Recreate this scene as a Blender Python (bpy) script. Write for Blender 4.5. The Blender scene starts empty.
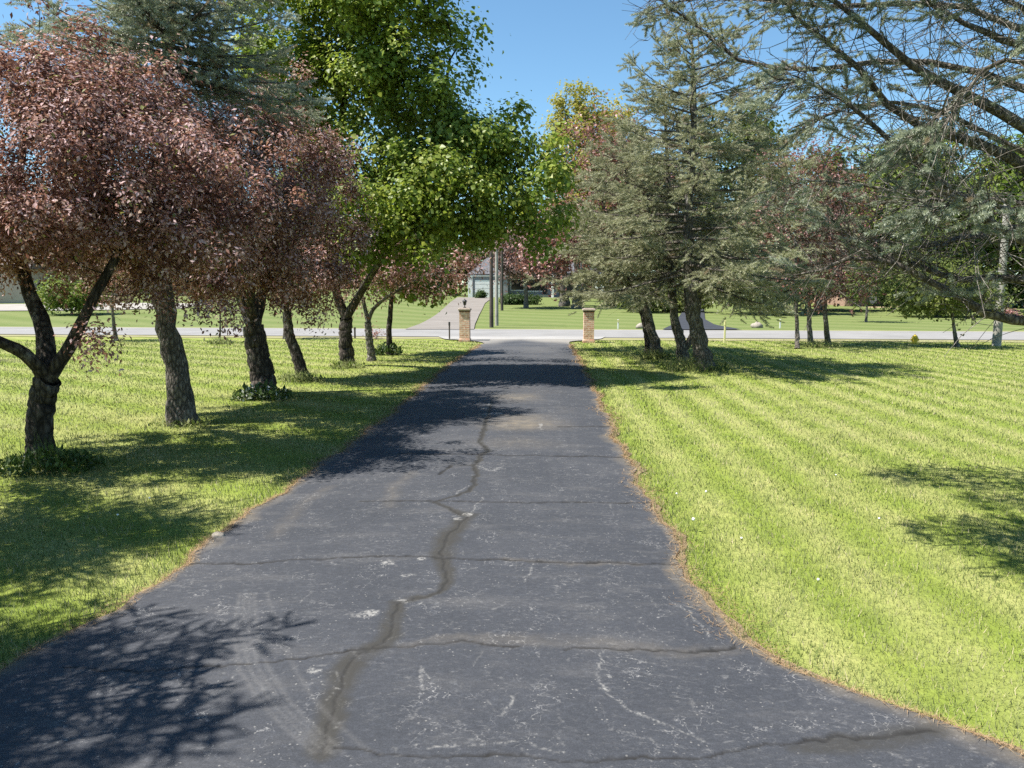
import bpy, math, random
import numpy as np
from math import radians as rad

sc = bpy.context.scene
C = sc.collection
# ------------------------------------------------------------------ camera, sky, sun, exposure
EYE = 1.7
F = 770.0
PITCH = math.atan(94.0 / F)
cam = bpy.data.cameras.new("camera")
cam.sensor_width = 36.0
cam.lens = F / 1024.0 * 36.0
cam.clip_start = 0.05
cam.clip_end = 6000
camo = bpy.data.objects.new("camera", cam)
camo.location = (0, 0, EYE)
camo.rotation_euler = (math.pi / 2 - PITCH, 0, 0)
C.objects.link(camo)
sc.camera = camo

SUN_EL, SUN_A = 59.0, -10.0         # elevation; degrees the sun stands in front of due left (minus: behind)
world = bpy.data.worlds.new("World")
sc.world = world
world.use_nodes = True
wn = world.node_tree
sky = wn.nodes.new('ShaderNodeTexSky')
sky.sky_type = 'NISHITA'
sky.sun_disc = False
sky.sun_elevation = rad(SUN_EL)
sky.sun_rotation = rad(360 - (90 - SUN_A))
sky.altitude = 200
sky.air_density = 1.0
sky.dust_density = 0.0
sky.ozone_density = 1.5
skc = wn.nodes.new('ShaderNodeMix')
skc.data_type = 'RGBA'
skc.blend_type = 'MULTIPLY'
skc.inputs[0].default_value = 1.0
skc.inputs[7].default_value = (0.78, 1.0, 1.04, 1)      # colour grade of the sky: less red, slightly more blue
wn.links.new(sky.outputs[0], skc.inputs[6])
wn.links.new(skc.outputs[2], wn.nodes['Background'].inputs[0])
wn.nodes['Background'].inputs[1].default_value = 0.08

sun = bpy.data.lights.new("sun", 'SUN')
sun.energy = 5.0
sun.angle = rad(0.53)
sun.color = (1.0, 0.95, 0.87)
suno = bpy.data.objects.new("sun", sun)
suno.rotation_euler = (rad(90 - SUN_EL), 0, math.atan2(math.sin(rad(SUN_A)), -math.cos(rad(SUN_A))) + math.pi / 2)
suno.location = (-30, 5, 40)
C.objects.link(suno)

sc.view_settings.view_transform = 'Standard'
sc.view_settings.look = 'None'
sc.view_settings.exposure = 1.17
sc.view_settings.gamma = 1.0
sc.render.engine = 'CYCLES'
sc.cycles.max_bounces = 6
sc.cycles.diffuse_bounces = 3
sc.cycles.transmission_bounces = 3
sc.cycles.use_denoising = False

# ------------------------------------------------------------------ geometry helpers
ct, st = math.cos(PITCH), math.sin(PITCH)


def ray(px, py):
    a, b = (px - 512.0) / F, -(py - 384.0) / F
    return a, ct + b * st, -st + b * ct


def G(px, py, z=0.0):
    """ground point seen at a pixel"""
    a, f, u = ray(px, py)
    t = (z - EYE) / u
    return np.array([a * t, f * t, z])


def A(px, py, Y):
    """point at forward distance Y seen at a pixel"""
    a, f, u = ray(px, py)
    t = Y / f
    return np.array([a * t, Y, EYE + u * t])


def smooth(a, b, x):
    t = np.clip((np.asarray(x, float) - a) / (b - a), 0, 1)
    return t * t * (3 - 2 * t)


def ground_z(x, y):
    x = np.asarray(x, float)
    y = np.asarray(y, float)
    z = 0.9 * smooth(40, 105, y)
    z = z + 1.0 * smooth(-1, -14, x + 0.08 * (y - 40)) * smooth(44, 85, y) * smooth(-70, -25, x)
    z = z * 1.0
    z = z + 2.5 * smooth(110, 260, y)
    return z


def gz(x, y):
    return float(ground_z(x, y))


def mesh_np(name, V, faces, k, mats, parent=None, attrs=None, fattrs=None, smooth_shade=False, matidx=None, kind=None):
    me = bpy.data.meshes.new(name)
    V = np.ascontiguousarray(V, np.float32)
    faces = np.ascontiguousarray(faces, np.int32).reshape(-1, k)
    n = len(faces)
    me.vertices.add(len(V))
    me.vertices.foreach_set('co', V.ravel())
    me.loops.add(n * k)
    me.loops.foreach_set('vertex_index', faces.ravel())
    me.polygons.add(n)
    me.polygons.foreach_set('loop_start', np.arange(n, dtype=np.int32) * k)
    me.polygons.foreach_set('loop_total', np.full(n, k, np.int32))
    if smooth_shade:
        me.polygons.foreach_set('use_smooth', np.ones(n, bool))
    for m in (mats if isinstance(mats, (list, tuple)) else [mats]):
        me.materials.append(m)
    if matidx is not None:
        me.polygons.foreach_set('material_index', np.ascontiguousarray(matidx, np.int32))
    me.update(calc_edges=True)
    for nm, arr in (attrs or {}).items():
        a = me.attributes.new(nm, 'FLOAT', 'POINT')
        a.data.foreach_set('value', np.ascontiguousarray(arr, np.float32))
    for nm, arr in (fattrs or {}).items():
        a = me.attributes.new(nm, 'FLOAT', 'FACE')
        a.data.foreach_set('value', np.ascontiguousarray(arr, np.float32))
    o = bpy.data.objects.new(name, me)
    C.objects.link(o)
    if parent is not None:
        o.parent = parent
    if kind:
        o['kind'] = kind
    return o


def tag(o, label=None, cat=None, group=None, kind=None):
    if label:
        o['label'] = label
    if cat:
        o['category'] = cat
    if group:
        o['group'] = group
    if kind:
        o['kind'] = kind
    return o


def thing(name, loc, label, cat, group=None, rz=0.0):
    o = bpy.data.objects.new(name, None)
    o.empty_display_size = 0.2
    o.location = loc
    o.rotation_euler = (0, 0, rz)
    C.objects.link(o)
    return tag(o, label, cat, group)


class MB:
    """collects polygons of any size with a material slot each"""

    def __init__(self):
        self.v, self.f, self.m = [], [], []

    def add(self, vs, fs, m=0):
        b = len(self.v)
        self.v += [tuple(map(float, q)) for q in vs]
        self.f += [tuple(b + i for i in q) for q in fs]
        self.m += [m] * len(fs)
        return self

    def box(self, x0, x1, y0, y1, z0, z1, m=0, bev=0.0):
        if bev <= 0:
            vs = [(x, y, z) for z in (z0, z1) for y in (y0, y1) for x in (x0, x1)]
            return self.add(vs, [(0, 2, 3, 1), (4, 5, 7, 6), (0, 1, 5, 4), (2, 6, 7, 3), (0, 4, 6, 2), (1, 3, 7, 5)], m)
        b = bev
        def ring(x0, x1, y0, y1, z, c):
            return [(x0 + c, y0, z), (x1 - c, y0, z), (x1, y0 + c, z), (x1, y1 - c, z), (x1 - c, y1, z), (x0 + c, y1, z), (x0, y1 - c, z), (x0, y0 + c, z)]
        vs = ring(x0 + b, x1 - b, y0 + b, y1 - b, z0, b * .5) + ring(x0, x1, y0, y1, z0 + b, b) + ring(x0, x1, y0, y1, z1 - b, b) + ring(x0 + b, x1 - b, y0 + b, y1 - b, z1, b * .5)
        fs = [tuple(range(7, -1, -1)), tuple(range(24, 32))]
        for r in range(3):
            for i in range(8):
                j = (i + 1) % 8
                fs.append((r * 8 + i, r * 8 + j, r * 8 + 8 + j, r * 8 + 8 + i))
        return self.add(vs, fs, m)

    def lathe(self, prof, seg=16, c=(0, 0), m=0, closed=True):
        vs, fs = [], []
        for r, z in prof:
            for i in range(seg):
                a = 2 * math.pi * i / seg
                vs.append((c[0] + r * math.cos(a), c[1] + r * math.sin(a), z))
        for k in range(len(prof) - 1):
            for i in range(seg):
                j = (i + 1) % seg
                fs.append((k * seg + i, k * seg + j, (k + 1) * seg + j, (k + 1) * seg + i))
        if closed:
            fs.append(tuple(range(seg - 1, -1, -1)))
            fs.append(tuple((len(prof) - 1) * seg + i for i in range(seg)))
        return self.add(vs, fs, m)

    def build(self, name, mats, parent=None, kind=None, smooth_shade=False):
        me = bpy.data.meshes.new(name)
        me.from_pydata(self.v, [], self.f)
        for m in (mats if isinstance(mats, (list, tuple)) else [mats]):
            me.materials.append(m)
        me.polygons.foreach_set('material_index', np.array(self.m, np.int32))
        if smooth_shade:
            me.polygons.foreach_set('use_smooth', np.ones(len(self.f), bool))
        me.update()
        o = bpy.data.objects.new(name, me)
        C.objects.link(o)
        if parent is not None:
            o.parent = parent
        if kind:
            o['kind'] = kind
        return o


# ------------------------------------------------------------------ materials
class NT:
    def __init__(self, name):
        self.mat = bpy.data.materials.new(name)
        self.mat.use_nodes = True
        self.t = self.mat.node_tree
        self.t.nodes.clear()
        self.out = self.n('OutputMaterial')

    def n(self, typ, **kw):
        nd = self.t.nodes.new('ShaderNode' + typ)
        for k, v in kw.items():
            if k.startswith('i_'):
                key = k[2:]
                nd.inputs[int(key) if key.isdigit() else key.replace('_', ' ')].default_value = v
            else:
                setattr(nd, k, v)
        return nd

    def l(self, a, b):
        self.t.links.new(a, b)

    def coord(self, out='Object', scale=(1, 1, 1), rot=(0, 0, 0)):
        tc = self.n('TexCoord')
        mp = self.n('Mapping')
        mp.inputs['Scale'].default_value = scale
        mp.inputs['Rotation'].default_value = rot
        self.l(tc.outputs[out], mp.inputs[0])
        return mp.outputs[0]

    def noise(self, vec, scale, detail=4, rough=0.6, dist=0.0):
        nd = self.n('TexNoise')
        nd.inputs['Scale'].default_value = scale
        nd.inputs['Detail'].default_value = detail
        nd.inputs['Roughness'].default_value = rough
        nd.inputs['Distortion'].default_value = dist
        if vec is not None:
            self.l(vec, nd.inputs['Vector'])
        return nd.outputs['Fac']

    def ramp(self, fac, stops, interp='LINEAR'):
        r = self.n('ValToRGB')
        r.color_ramp.interpolation = interp
        e = r.color_ramp.elements
        while len(e) < len(stops):
            e.new(0.5)
        for i, (p, c) in enumerate(stops):
            e[i].position = p
            e[i].color = (c[0], c[1], c[2], 1) if hasattr(c, '__len__') else (c, c, c, 1)
        self.l(fac, r.inputs[0])
        return r.outputs[0]

    def mix(self, a, b, f, mode='MIX'):
        m = self.n('Mix', data_type='RGBA', blend_type=mode)
        for s, val in ((0, f), (6, a), (7, b)):
            if hasattr(val, 'links') or isinstance(val, bpy.types.NodeSocket):
                self.l(val, m.inputs[s])
            elif s == 0:
                m.inputs[0].default_value = val
            else:
                m.inputs[s].default_value = (val[0], val[1], val[2], 1)
        return m.outputs[2]

    def math(self, op, a, b=0.0, clamp=False):
        m = self.n('Math', operation=op)
        m.use_clamp = clamp
        for i, v in ((0, a), (1, b)):
            if isinstance(v, bpy.types.NodeSocket):
                self.l(v, m.inputs[i])
            else:
                m.inputs[i].default_value = v
        return m.outputs[0]

    def attr(self, name):
        return self.n('Attribute', attribute_name=name).outputs['Fac']

    def bsdf(self, col, rough=0.8, spec=0.3, bump=None, bs=0.3, bd=0.02, metal=0.0):
        p = self.n('BsdfPrincipled')
        if isinstance(col, bpy.types.NodeSocket):
            self.l(col, p.inputs['Base Color'])
        else:
            p.inputs['Base Color'].default_value = (*col[:3], 1)
        if isinstance(rough, bpy.types.NodeSocket):
            self.l(rough, p.inputs['Roughness'])
        else:
            p.inputs['Roughness'].default_value = rough
        p.inputs['Specular IOR Level'].default_value = spec
        p.inputs['Metallic'].default_value = metal
        if bump is not None:
            b = self.n('Bump')
            b.inputs['Strength'].default_value = bs
            b.inputs['Distance'].default_value = bd
            self.l(bump, b.inputs['Height'])
            self.l(b.outputs[0], p.inputs['Normal'])
        return p

    def done(self, sh):
        self.l(sh.outputs[0] if hasattr(sh, 'outputs') else sh, self.out.inputs[0])
        return self.mat


def plain(name, col, rough=0.7, spec=0.3, var=0.18, scale=6.0, bump=0.1, metal=0.0):
    t = NT(name)
    v = t.coord()
    n = t.noise(v, scale, 5)
    lo = [c * (1 - var) for c in col]
    hi = [min(1, c * (1 + var)) for c in col]
    c = t.ramp(n, [(0.3, lo), (0.7, hi)])
    return t.done(t.bsdf(c, rough, spec, t.noise(v, scale * 8, 4), bump, 0.01, metal))


def leaf_mat(name, stops, trans=0.35, rough=0.5, spec=0.3, upmix=0.0):
    t = NT(name)
    c = t.ramp(t.attr('tint'), stops)
    p = t.bsdf(c, rough, spec)
    tr = t.n('BsdfTranslucent')
    t.l(t.mix(c, (1.0, 1.0, 0.55), 0.25, 'OVERLAY'), tr.inputs[0])
    if upmix > 0:
        g = t.n('NewGeometry')
        vm = t.n('VectorMath', operation='SCALE')
        vm.inputs['Scale'].default_value = 1 - upmix
        t.l(g.outputs['Normal'], vm.inputs[0])
        va = t.n('VectorMath', operation='ADD')
        va.inputs[1].default_value = (0, 0, upmix)
        t.l(vm.outputs[0], va.inputs[0])
        vn = t.n('VectorMath', operation='NORMALIZE')
        t.l(va.outputs[0], vn.inputs[0])
        t.l(vn.outputs[0], p.inputs['Normal'])
    m = t.n('MixShader')
    m.inputs[0].default_value = trans
    t.l(p.outputs[0], m.inputs[1])
    t.l(tr.outputs[0], m.inputs[2])
    return t.done(m)


def bark_mat(name, dark, light, lichen=None, scale=14.0):
    t = NT(name)
    v = t.coord(scale=(1, 1, 0.35))
    n1 = t.noise(v, scale, 8, 0.65, 1.2)
    vo = t.n('TexVoronoi', feature='DISTANCE_TO_EDGE')
    vo.inputs['Scale'].default_value = scale * 1.3
    t.l(v, vo.inputs['Vector'])
    e = t.math('MULTIPLY', vo.outputs['Distance'], 2.5, True)
    h = t.math('ADD', t.math('MULTIPLY', n1, 0.7), t.math('MULTIPLY', e, 0.5))
    c = t.ramp(h, [(0.35, dark), (0.85, light)])
    if lichen:
        big = t.noise(t.coord(scale=(1, 1, 0.6)), 5.0, 5, 0.7)
        f = t.ramp(big, [(0.56, 0.0), (0.66, 0.75)])
        c = t.mix(c, lichen, f)
    return t.done(t.bsdf(c, 0.9, 0.15, h, 0.9, 0.03))


M_CRAB = leaf_mat("crabapple_leaf", [(0.0, (0.10, 0.048, 0.042)), (0.35, (0.205, 0.092, 0.073)), (0.62, (0.33, 0.175, 0.135)), (0.66, (0.45, 0.28, 0.28)), (0.88, (0.63, 0.46, 0.46)), (0.93, (0.16, 0.165, 0.05)), (1.0, (0.24, 0.235, 0.08))], 0.32, 0.55, 0.15)
M_CRIMSON = leaf_mat("crimson_leaf", [(0.0, (0.12, 0.055, 0.05)), (0.5, (0.23, 0.105, 0.085)), (0.7, (0.32, 0.165, 0.14)), (0.75, (0.46, 0.26, 0.26)), (1.0, (0.56, 0.38, 0.37))], 0.3, 0.45, 0.4)
M_MAPLE = leaf_mat("maple_leaf", [(0.0, (0.07, 0.115, 0.018)), (0.45, (0.14, 0.205, 0.03)), (0.8, (0.225, 0.285, 0.045)), (1.0, (0.31, 0.34, 0.07))], 0.42, 0.45, 0.35)
M_GREEN = leaf_mat("green_leaf", [(0.0, (0.05, 0.085, 0.018)), (0.6, (0.12, 0.18, 0.03)), (1.0, (0.21, 0.25, 0.05))], 0.38, 0.5, 0.3)
M_LIME = leaf_mat("spring_leaf", [(0.0, (0.20, 0.20, 0.05)), (0.6, (0.34, 0.32, 0.07)), (1.0, (0.44, 0.38, 0.10))], 0.4, 0.5, 0.3)
M_MAUVE = leaf_mat("mauve_leaf", [(0.0, (0.14, 0.09, 0.085)), (0.6, (0.26, 0.18, 0.17)), (1.0, (0.36, 0.28, 0.27))], 0.3, 0.5, 0.3)
M_SPRUCE = leaf_mat("spruce_needle", [(0.0, (0.15, 0.16, 0.09)), (0.5, (0.29, 0.295, 0.185)), (0.85, (0.42, 0.42, 0.30)), (0.9, (0.24, 0.19, 0.13)), (1.0, (0.28, 0.23, 0.16))], 0.25, 0.5, 0.3)
M_BLUE = leaf_mat("blue_spruce_needle", [(0.0, (0.13, 0.155, 0.105)), (0.5, (0.25, 0.28, 0.205)), (0.92, (0.38, 0.41, 0.32)), (0.96, (0.24, 0.19, 0.13)), (1.0, (0.28, 0.23, 0.16))], 0.25, 0.45, 0.35)
M_DKSPRUCE = leaf_mat("dark_spruce_needle", [(0.0, (0.022, 0.032, 0.018)), (0.6, (0.05, 0.07, 0.036)), (1.0, (0.09, 0.11, 0.055))], 0.15, 0.5, 0.3)
M_FARGREEN = leaf_mat("far_leaf", [(0.0, (0.06, 0.085, 0.025)), (0.6, (0.13, 0.17, 0.045)), (1.0, (0.21, 0.235, 0.07))], 0.35, 0.6, 0.2)
M_SHRUB = leaf_mat("shrub_leaf", [(0.0, (0.025, 0.05, 0.012)), (0.7, (0.07, 0.115, 0.025)), (0.86, (0.12, 0.16, 0.05)), (0.9, (0.55, 0.55, 0.5)), (1.0, (0.65, 0.65, 0.6))], 0.3, 0.5, 0.3)
M_GRASS = leaf_mat("grass_blade", [(0.0, (0.085, 0.13, 0.022)), (0.45, (0.175, 0.212, 0.06)), (0.8, (0.285, 0.295, 0.125)), (0.9, (0.38, 0.34, 0.18)), (1.0, (0.48, 0.42, 0.26))], 0.3, 0.6, 0.2, upmix=0.55)
M_STRAW = leaf_mat("dry_straw", [(0.0, (0.16, 0.10, 0.055)), (0.5, (0.30, 0.20, 0.11)), (1.0, (0.42, 0.32, 0.19))], 0.15, 0.8, 0.1, upmix=0.4)

B_CRAB = bark_mat("crabapple_bark", (0.022, 0.018, 0.015), (0.105, 0.088, 0.072), (0.20, 0.185, 0.16))
B_SPRUCE = bark_mat("spruce_bark", (0.05, 0.043, 0.036), (0.22, 0.195, 0.165), (0.23, 0.22, 0.2), 20)
B_GREY = bark_mat("grey_bark", (0.07, 0.06, 0.05), (0.25, 0.23, 0.2), (0.3, 0.29, 0.26), 16)
B_TWIG = bark_mat("dead_twig_bark", (0.14, 0.125, 0.10), (0.38, 0.345, 0.30), None, 30)

M_POLE_D = plain("weathered_dark_wood", (0.085, 0.07, 0.06), 0.85, 0.2, 0.3, 3)
M_POLE_L = plain("grey_wood", (0.30, 0.285, 0.25), 0.85, 0.2, 0.25, 3)
M_WHITE = plain("white_paint", (0.85, 0.84, 0.81), 0.6, 0.3, 0.05, 2)
M_GREYSIDE = plain("grey_siding", (0.24, 0.24, 0.25), 0.7, 0.3, 0.1, 2)
M_BLUESIDE = plain("blue_grey_siding", (0.22, 0.27, 0.31), 0.7, 0.3, 0.1, 2)
M_BEIGE = plain("beige_siding", (0.40, 0.33, 0.26), 0.8, 0.2, 0.12, 1)
M_ROOFG = plain("grey_shingle", (0.11, 0.11, 0.12), 0.9, 0.2, 0.3, 3)
M_ROOFB = plain("brown_shingle", (0.13, 0.105, 0.095), 0.9, 0.2, 0.3, 3)
M_GLASS = plain("dark_window_glass", (0.015, 0.017, 0.02), 0.08, 0.5, 0.1, 1, 0.0)
M_CURTAIN = plain("pale_curtain", (0.42, 0.42, 0.42), 0.9, 0.1, 0.15, 4)
M_DARKDOOR = plain("dark_paint", (0.03, 0.028, 0.027), 0.5, 0.3, 0.15, 4)
M_BLACK = plain("black_metal", (0.015, 0.015, 0.016), 0.4, 0.5, 0.1, 4, 0.0)
M_YELLOW = plain("yellow_paint", (0.72, 0.52, 0.05), 0.5, 0.3, 0.08, 8)
M_PALEYEL = plain("pale_yellow_plastic", (0.66, 0.62, 0.32), 0.5, 0.3, 0.06, 8)
M_CAPST = plain("cap_stone", (0.36, 0.30, 0.25), 0.85, 0.2, 0.2, 12)
M_STONE = plain("field_stone", (0.28, 0.25, 0.21), 0.85, 0.2, 0.25, 14, 0.4)
M_CAPGAP = plain("gap_brown", (0.10, 0.075, 0.055), 0.95, 0.1, 0.4, 20, 0.6)


def brick_mat(name, c1, c2, mortar, scale=1.0, bw=0.2, bh=0.068):
    t = NT(name)
    tc = t.n('TexCoord')
    sx = t.n('SeparateXYZ')
    t.l(tc.outputs['Object'], sx.inputs[0])
    cb = t.n('CombineXYZ')
    t.l(t.math('ADD', sx.outputs[0], sx.outputs[1]), cb.inputs[0])
    t.l(sx.outputs[2], cb.inputs[1])
    b = t.n('TexBrick')
    b.inputs['Color1'].default_value = (*c1, 1)
    b.inputs['Color2'].default_value = (*c2, 1)
    b.inputs['Mortar'].default_value = (*mortar, 1)
    b.inputs['Scale'].default_value = scale
    b.inputs['Mortar Size'].default_value = 0.011
    b.inputs['Brick Width'].default_value = bw
    b.inputs['Row Height'].default_value = bh
    t.l(cb.outputs[0], b.inputs['Vector'])
    n = t.noise(tc.outputs['Object'], 9, 5, 0.7)
    c = t.mix(b.outputs[0], t.ramp(n, [(0.25, (0.5, 0.45, 0.42)), (0.75, (1.35, 1.3, 1.25))]), 1.0, 'MULTIPLY')
    h = t.math('SUBTRACT', 1.0, b.outputs['Fac'])
    return t.done(t.bsdf(c, 0.9, 0.15, h, 0.6, 0.01))


M_BRICK = brick_mat("pillar_brick", (0.58, 0.30, 0.21), (0.72, 0.52, 0.41), (0.66, 0.56, 0.47))
M_BRICKH = brick_mat("house_brick", (0.26, 0.15, 0.11), (0.33, 0.21, 0.16), (0.38, 0.33, 0.28))
M_BRICKP = brick_mat("pale_brick", (0.50, 0.34, 0.25), (0.56, 0.42, 0.33), (0.5, 0.42, 0.35))


def ground_mat():
    t = NT("lawn")
    tc = t.n('TexCoord')
    P = tc.outputs['Object']
    sx = t.n('SeparateXYZ')
    t.l(P, sx.inputs[0])
    x, y = sx.outputs[0], sx.outputs[1]
    big = t.noise(P, 0.35, 4, 0.6)
    mid = t.noise(P, 2.2, 5, 0.65)
    fine = t.noise(t.coord(scale=(1, .55, 1)), 38, 5, 0.75)
    warp = t.math('MULTIPLY', t.math('SUBTRACT', t.noise(P, 0.25, 3), 0.5), 0.35)

    def stripes(ang, period):
        ca, sa = math.cos(ang), math.sin(ang)
        q = t.math('ADD', t.math('MULTIPLY', x, ca), t.math('MULTIPLY', y, -sa))
        q = t.math('ADD', q, warp)
        s = t.math('SINE', t.math('MULTIPLY', q, 2 * math.pi / period))
        return t.math('ADD', t.math('MULTIPLY', s, 0.5), 0.5)
    sr = stripes(rad(1.5), .62)
    sl = stripes(rad(-57), 1.1)
    sf = stripes(rad(-50), 3.4)
    isr = t.math('GREATER_THAN', x, 0.4)
    far = t.math('GREATER_THAN', y, 31.0)
    s = t.math('ADD', t.math('MULTIPLY', sr, isr), t.math('MULTIPLY', sl, t.math('SUBTRACT', 1.0, isr)))
    s = t.math('ADD', t.math('MULTIPLY', sf, far), t.math('MULTIPLY', s, t.math('SUBTRACT', 1.0, far)))
    s = t.math('MULTIPLY', s, t.ramp(t.noise(P, 1.1, 4, 0.7), [(0.3, 0.35), (0.65, 1.0)]))
    base = t.ramp(mid, [(0.25, (0.14, 0.19, 0.03)), (0.55, (0.19, 0.24, 0.042)), (0.8, (0.26, 0.275, 0.075))])
    base = t.mix(base, (0.40, 0.37, 0.17), t.math('MULTIPLY', s, 0.5))
    base = t.mix(base, (0.27, 0.24, 0.115), t.ramp(big, [(0.52, 0.0), (0.75, 0.45)]))
    base = t.mix(base, t.ramp(fine, [(0.25, 0.55), (0.7, 1.25)]), t.math('SUBTRACT', 0.8, t.math('MULTIPLY', far, 0.6)), 'MULTIPLY')
    # far lawns across the road are greener and freshly cut
    base = t.mix(base, t.mix((0.10, 0.13, 0.047), (0.175, 0.19, 0.08), t.math('MULTIPLY', s, 0.4)), t.math('MULTIPLY', far, 0.8))
    p = t.bsdf(base, 0.9, 0.1, fine, 0.5, 0.03)
    return t.done(p)


def drive_mat():
    t = NT("sealed_asphalt")
    tc = t.n('TexCoord')
    P = tc.outputs['Object']
    big = t.noise(P, 0.8, 5, 0.65)
    st = t.noise(t.coord(scale=(0.5, 1.6, 1)), 2.5, 6, 0.7)
    mid = t.noise(P, 7, 6, 0.7)
    fine = t.noise(P, 160, 3, 0.8)
    grit = t.noise(P, 420, 2, 0.7)
    c = t.ramp(big, [(0.25, (0.034, 0.037, 0.044)), (0.55, (0.045, 0.048, 0.056)), (0.8, (0.066, 0.067, 0.073))])
    c = t.mix(c, (0.108, 0.105, 0.104), t.ramp(st, [(0.52, 0.0), (0.78, 0.55)]))
    c = t.mix(c, (0.15, 0.15, 0.15), t.math('MULTIPLY', t.ramp(mid, [(0.58, 0.0), (0.75, 0.5)]), t.ramp(st, [(0.42, 0.0), (0.6, 1.0)])))
    c = t.mix(c, t.ramp(fine, [(0.3, 0.68), (0.7, 1.35)]), 0.9, 'MULTIPLY')
    c = t.mix(c, t.ramp(t.noise(t.coord(scale=(1, 1.6, 1)), 32, 6, 0.75), [(0.3, 0.74), (0.55, 1.0), (0.75, 1.55)]), 0.8, 'MULTIPLY')
    # pale aggregate specks
    vo = t.n('TexVoronoi', feature='F1')
    vo.inputs['Scale'].default_value = 34
    t.l(P, vo.inputs['Vector'])
    spk = t.math('MULTIPLY', t.math('LESS_THAN', vo.outputs['Distance'], 0.15), t.math('GREATER_THAN', t.noise(P, 9, 3), 0.53))
    c = t.mix(c, (0.30, 0.29, 0.27), t.math('MULTIPLY', spk, 0.4))
    flk = t.math('MULTIPLY', t.ramp(t.noise(t.coord(scale=(1, 1.8, 1)), 22, 9, 0.8, 0.6), [(0.55, 0.0), (0.66, 1.0)]), t.ramp(t.noise(P, 1.7, 5, 0.7), [(0.40, 0.06), (0.68, 0.85)]))
    c = t.mix(c, (0.21, 0.205, 0.20), flk)
    scr = t.n('TexVoronoi', feature='DISTANCE_TO_EDGE')
    scr.inputs['Scale'].default_value = 7.0
    wv = t.n('VectorMath', operation='ADD')
    nzc = t.n('TexNoise')
    nzc.inputs['Scale'].default_value = 3.0
    nzc.inputs['Detail'].default_value = 6
    t.l(P, nzc.inputs['Vector'])
    t.l(P, wv.inputs[0])
    t.l(nzc.outputs['Color'], wv.inputs[1])
    t.l(wv.outputs[0], scr.inputs['Vector'])
    scm = t.math('MULTIPLY', t.math('LESS_THAN', scr.outputs['Distance'], 0.022), t.ramp(t.noise(P, 4.5, 5, 0.7), [(0.52, 0.0), (0.66, 0.8)]))
    c = t.mix(c, (0.26, 0.255, 0.25), t.math('MULTIPLY', scm, t.ramp(t.noise(P, 70, 3, 0.7), [(0.4, 0.1), (0.6, 1.0)])))
    brk = t.ramp(t.noise(P, 60, 4, 0.75), [(0.36, 0.2), (0.58, 1.0)])
    c = t.mix(c, (0.20, 0.165, 0.115), t.math('MULTIPLY', t.attr('dust'), t.ramp(mid, [(0.3, 0.15), (0.7, 0.9)])))
    c = t.mix(c, (0.036, 0.034, 0.030), t.math('MULTIPLY', t.math('MULTIPLY', t.attr('patch'), 0.9), t.ramp(mid, [(0.25, 0.35), (0.5, 1.0)]), True))
    c = t.mix(c, (0.16, 0.155, 0.15), t.math('MULTIPLY', t.attr('tyre'), t.math('MULTIPLY', brk, 0.28)))
    c = t.mix(c, (0.33, 0.32, 0.30), t.math('MULTIPLY', t.math('MULTIPLY', t.attr('scuff'), 0.8), t.ramp(t.noise(P, 45, 4, 0.8), [(0.42, 0.0), (0.56, 1.0)])))
    c = t.mix(c, (0.018, 0.017, 0.016), t.math('MULTIPLY', t.attr('crack'), 0.95, True))
    c = t.mix(c, (0.24, 0.225, 0.20), t.attr('worn'))
    h = t.math('ADD', t.math('MULTIPLY', fine, 0.6), t.math('MULTIPLY', grit, 0.5))
    h = t.math('SUBTRACT', h, t.math('MULTIPLY', t.attr('crack'), 1.5))
    return t.done(t.bsdf(c, 0.82, 0.25, h, 0.35, 0.006))


def road_mat(name, col, sc_=4.0):
    t = NT(name)
    tc = t.n('TexCoord')
    P = tc.outputs['Object']
    n = t.noise(P, 0.6, 6, 0.65)
    f = t.noise(P, sc_ * 20, 4, 0.8)
    c = t.ramp(n, [(0.3, [q * 0.86 for q in col]), (0.7, [min(1, q * 1.12) for q in col])])
    c = t.mix(c, t.ramp(f, [(0.3, 0.8), (0.7, 1.18)]), 0.8, 'MULTIPLY')
    return t.done(t.bsdf(c, 0.9, 0.15, f, 0.4, 0.01))


M_LAWN = ground_mat()
M_DRIVE = drive_mat()
M_ROAD = road_mat("pale_road", (0.23, 0.224, 0.217))
M_APRON = road_mat("apron_gravel", (0.30, 0.29, 0.275))
M_GRAVEL = road_mat("brown_gravel", (0.205, 0.185, 0.165))
M_DKDRIVE = road_mat("dark_drive", (0.042, 0.046, 0.055))
M_CONC = road_mat("pale_concrete", (0.30, 0.28, 0.25))
M_SHOULDER = road_mat("dusty_shoulder", (0.25, 0.235, 0.12))
M_VERGE = road_mat("straw_verge", (0.19, 0.145, 0.095), 6)

# ------------------------------------------------------------------ the ground
def grid_sheet(name, xs, ys, mat, kind='structure', zoff=0.0):
    X, Y = np.meshgrid(xs, ys)
    Z = ground_z(X, Y) + zoff
    V = np.stack([X, Y, Z], -1).reshape(-1, 3)
    nx, ny = len(xs), len(ys)
    i = np.arange(ny - 1)[:, None] * nx + np.arange(nx - 1)[None, :]
    Fq = np.stack([i, i + 1, i + nx + 1, i + nx], -1).reshape(-1, 4)
    return mesh_np(name, V, Fq, 4, mat, smooth_shade=True, kind=kind)


def spaced(lo, hi, fine_lo, fine_hi, d):
    a = np.arange(fine_lo, fine_hi + 1e-6, d)
    l = fine_lo - np.geomspace(d, fine_lo - lo, 14)
    r = fine_hi + np.geomspace(d, hi - fine_hi, 14)
    return np.unique(np.concatenate([l, a, r]))


grid_sheet("lawn", spaced(-3000, 3000, -80, 80, 2.0), spaced(-200, 4000, -10, 130, 1.5), M_LAWN)


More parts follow.
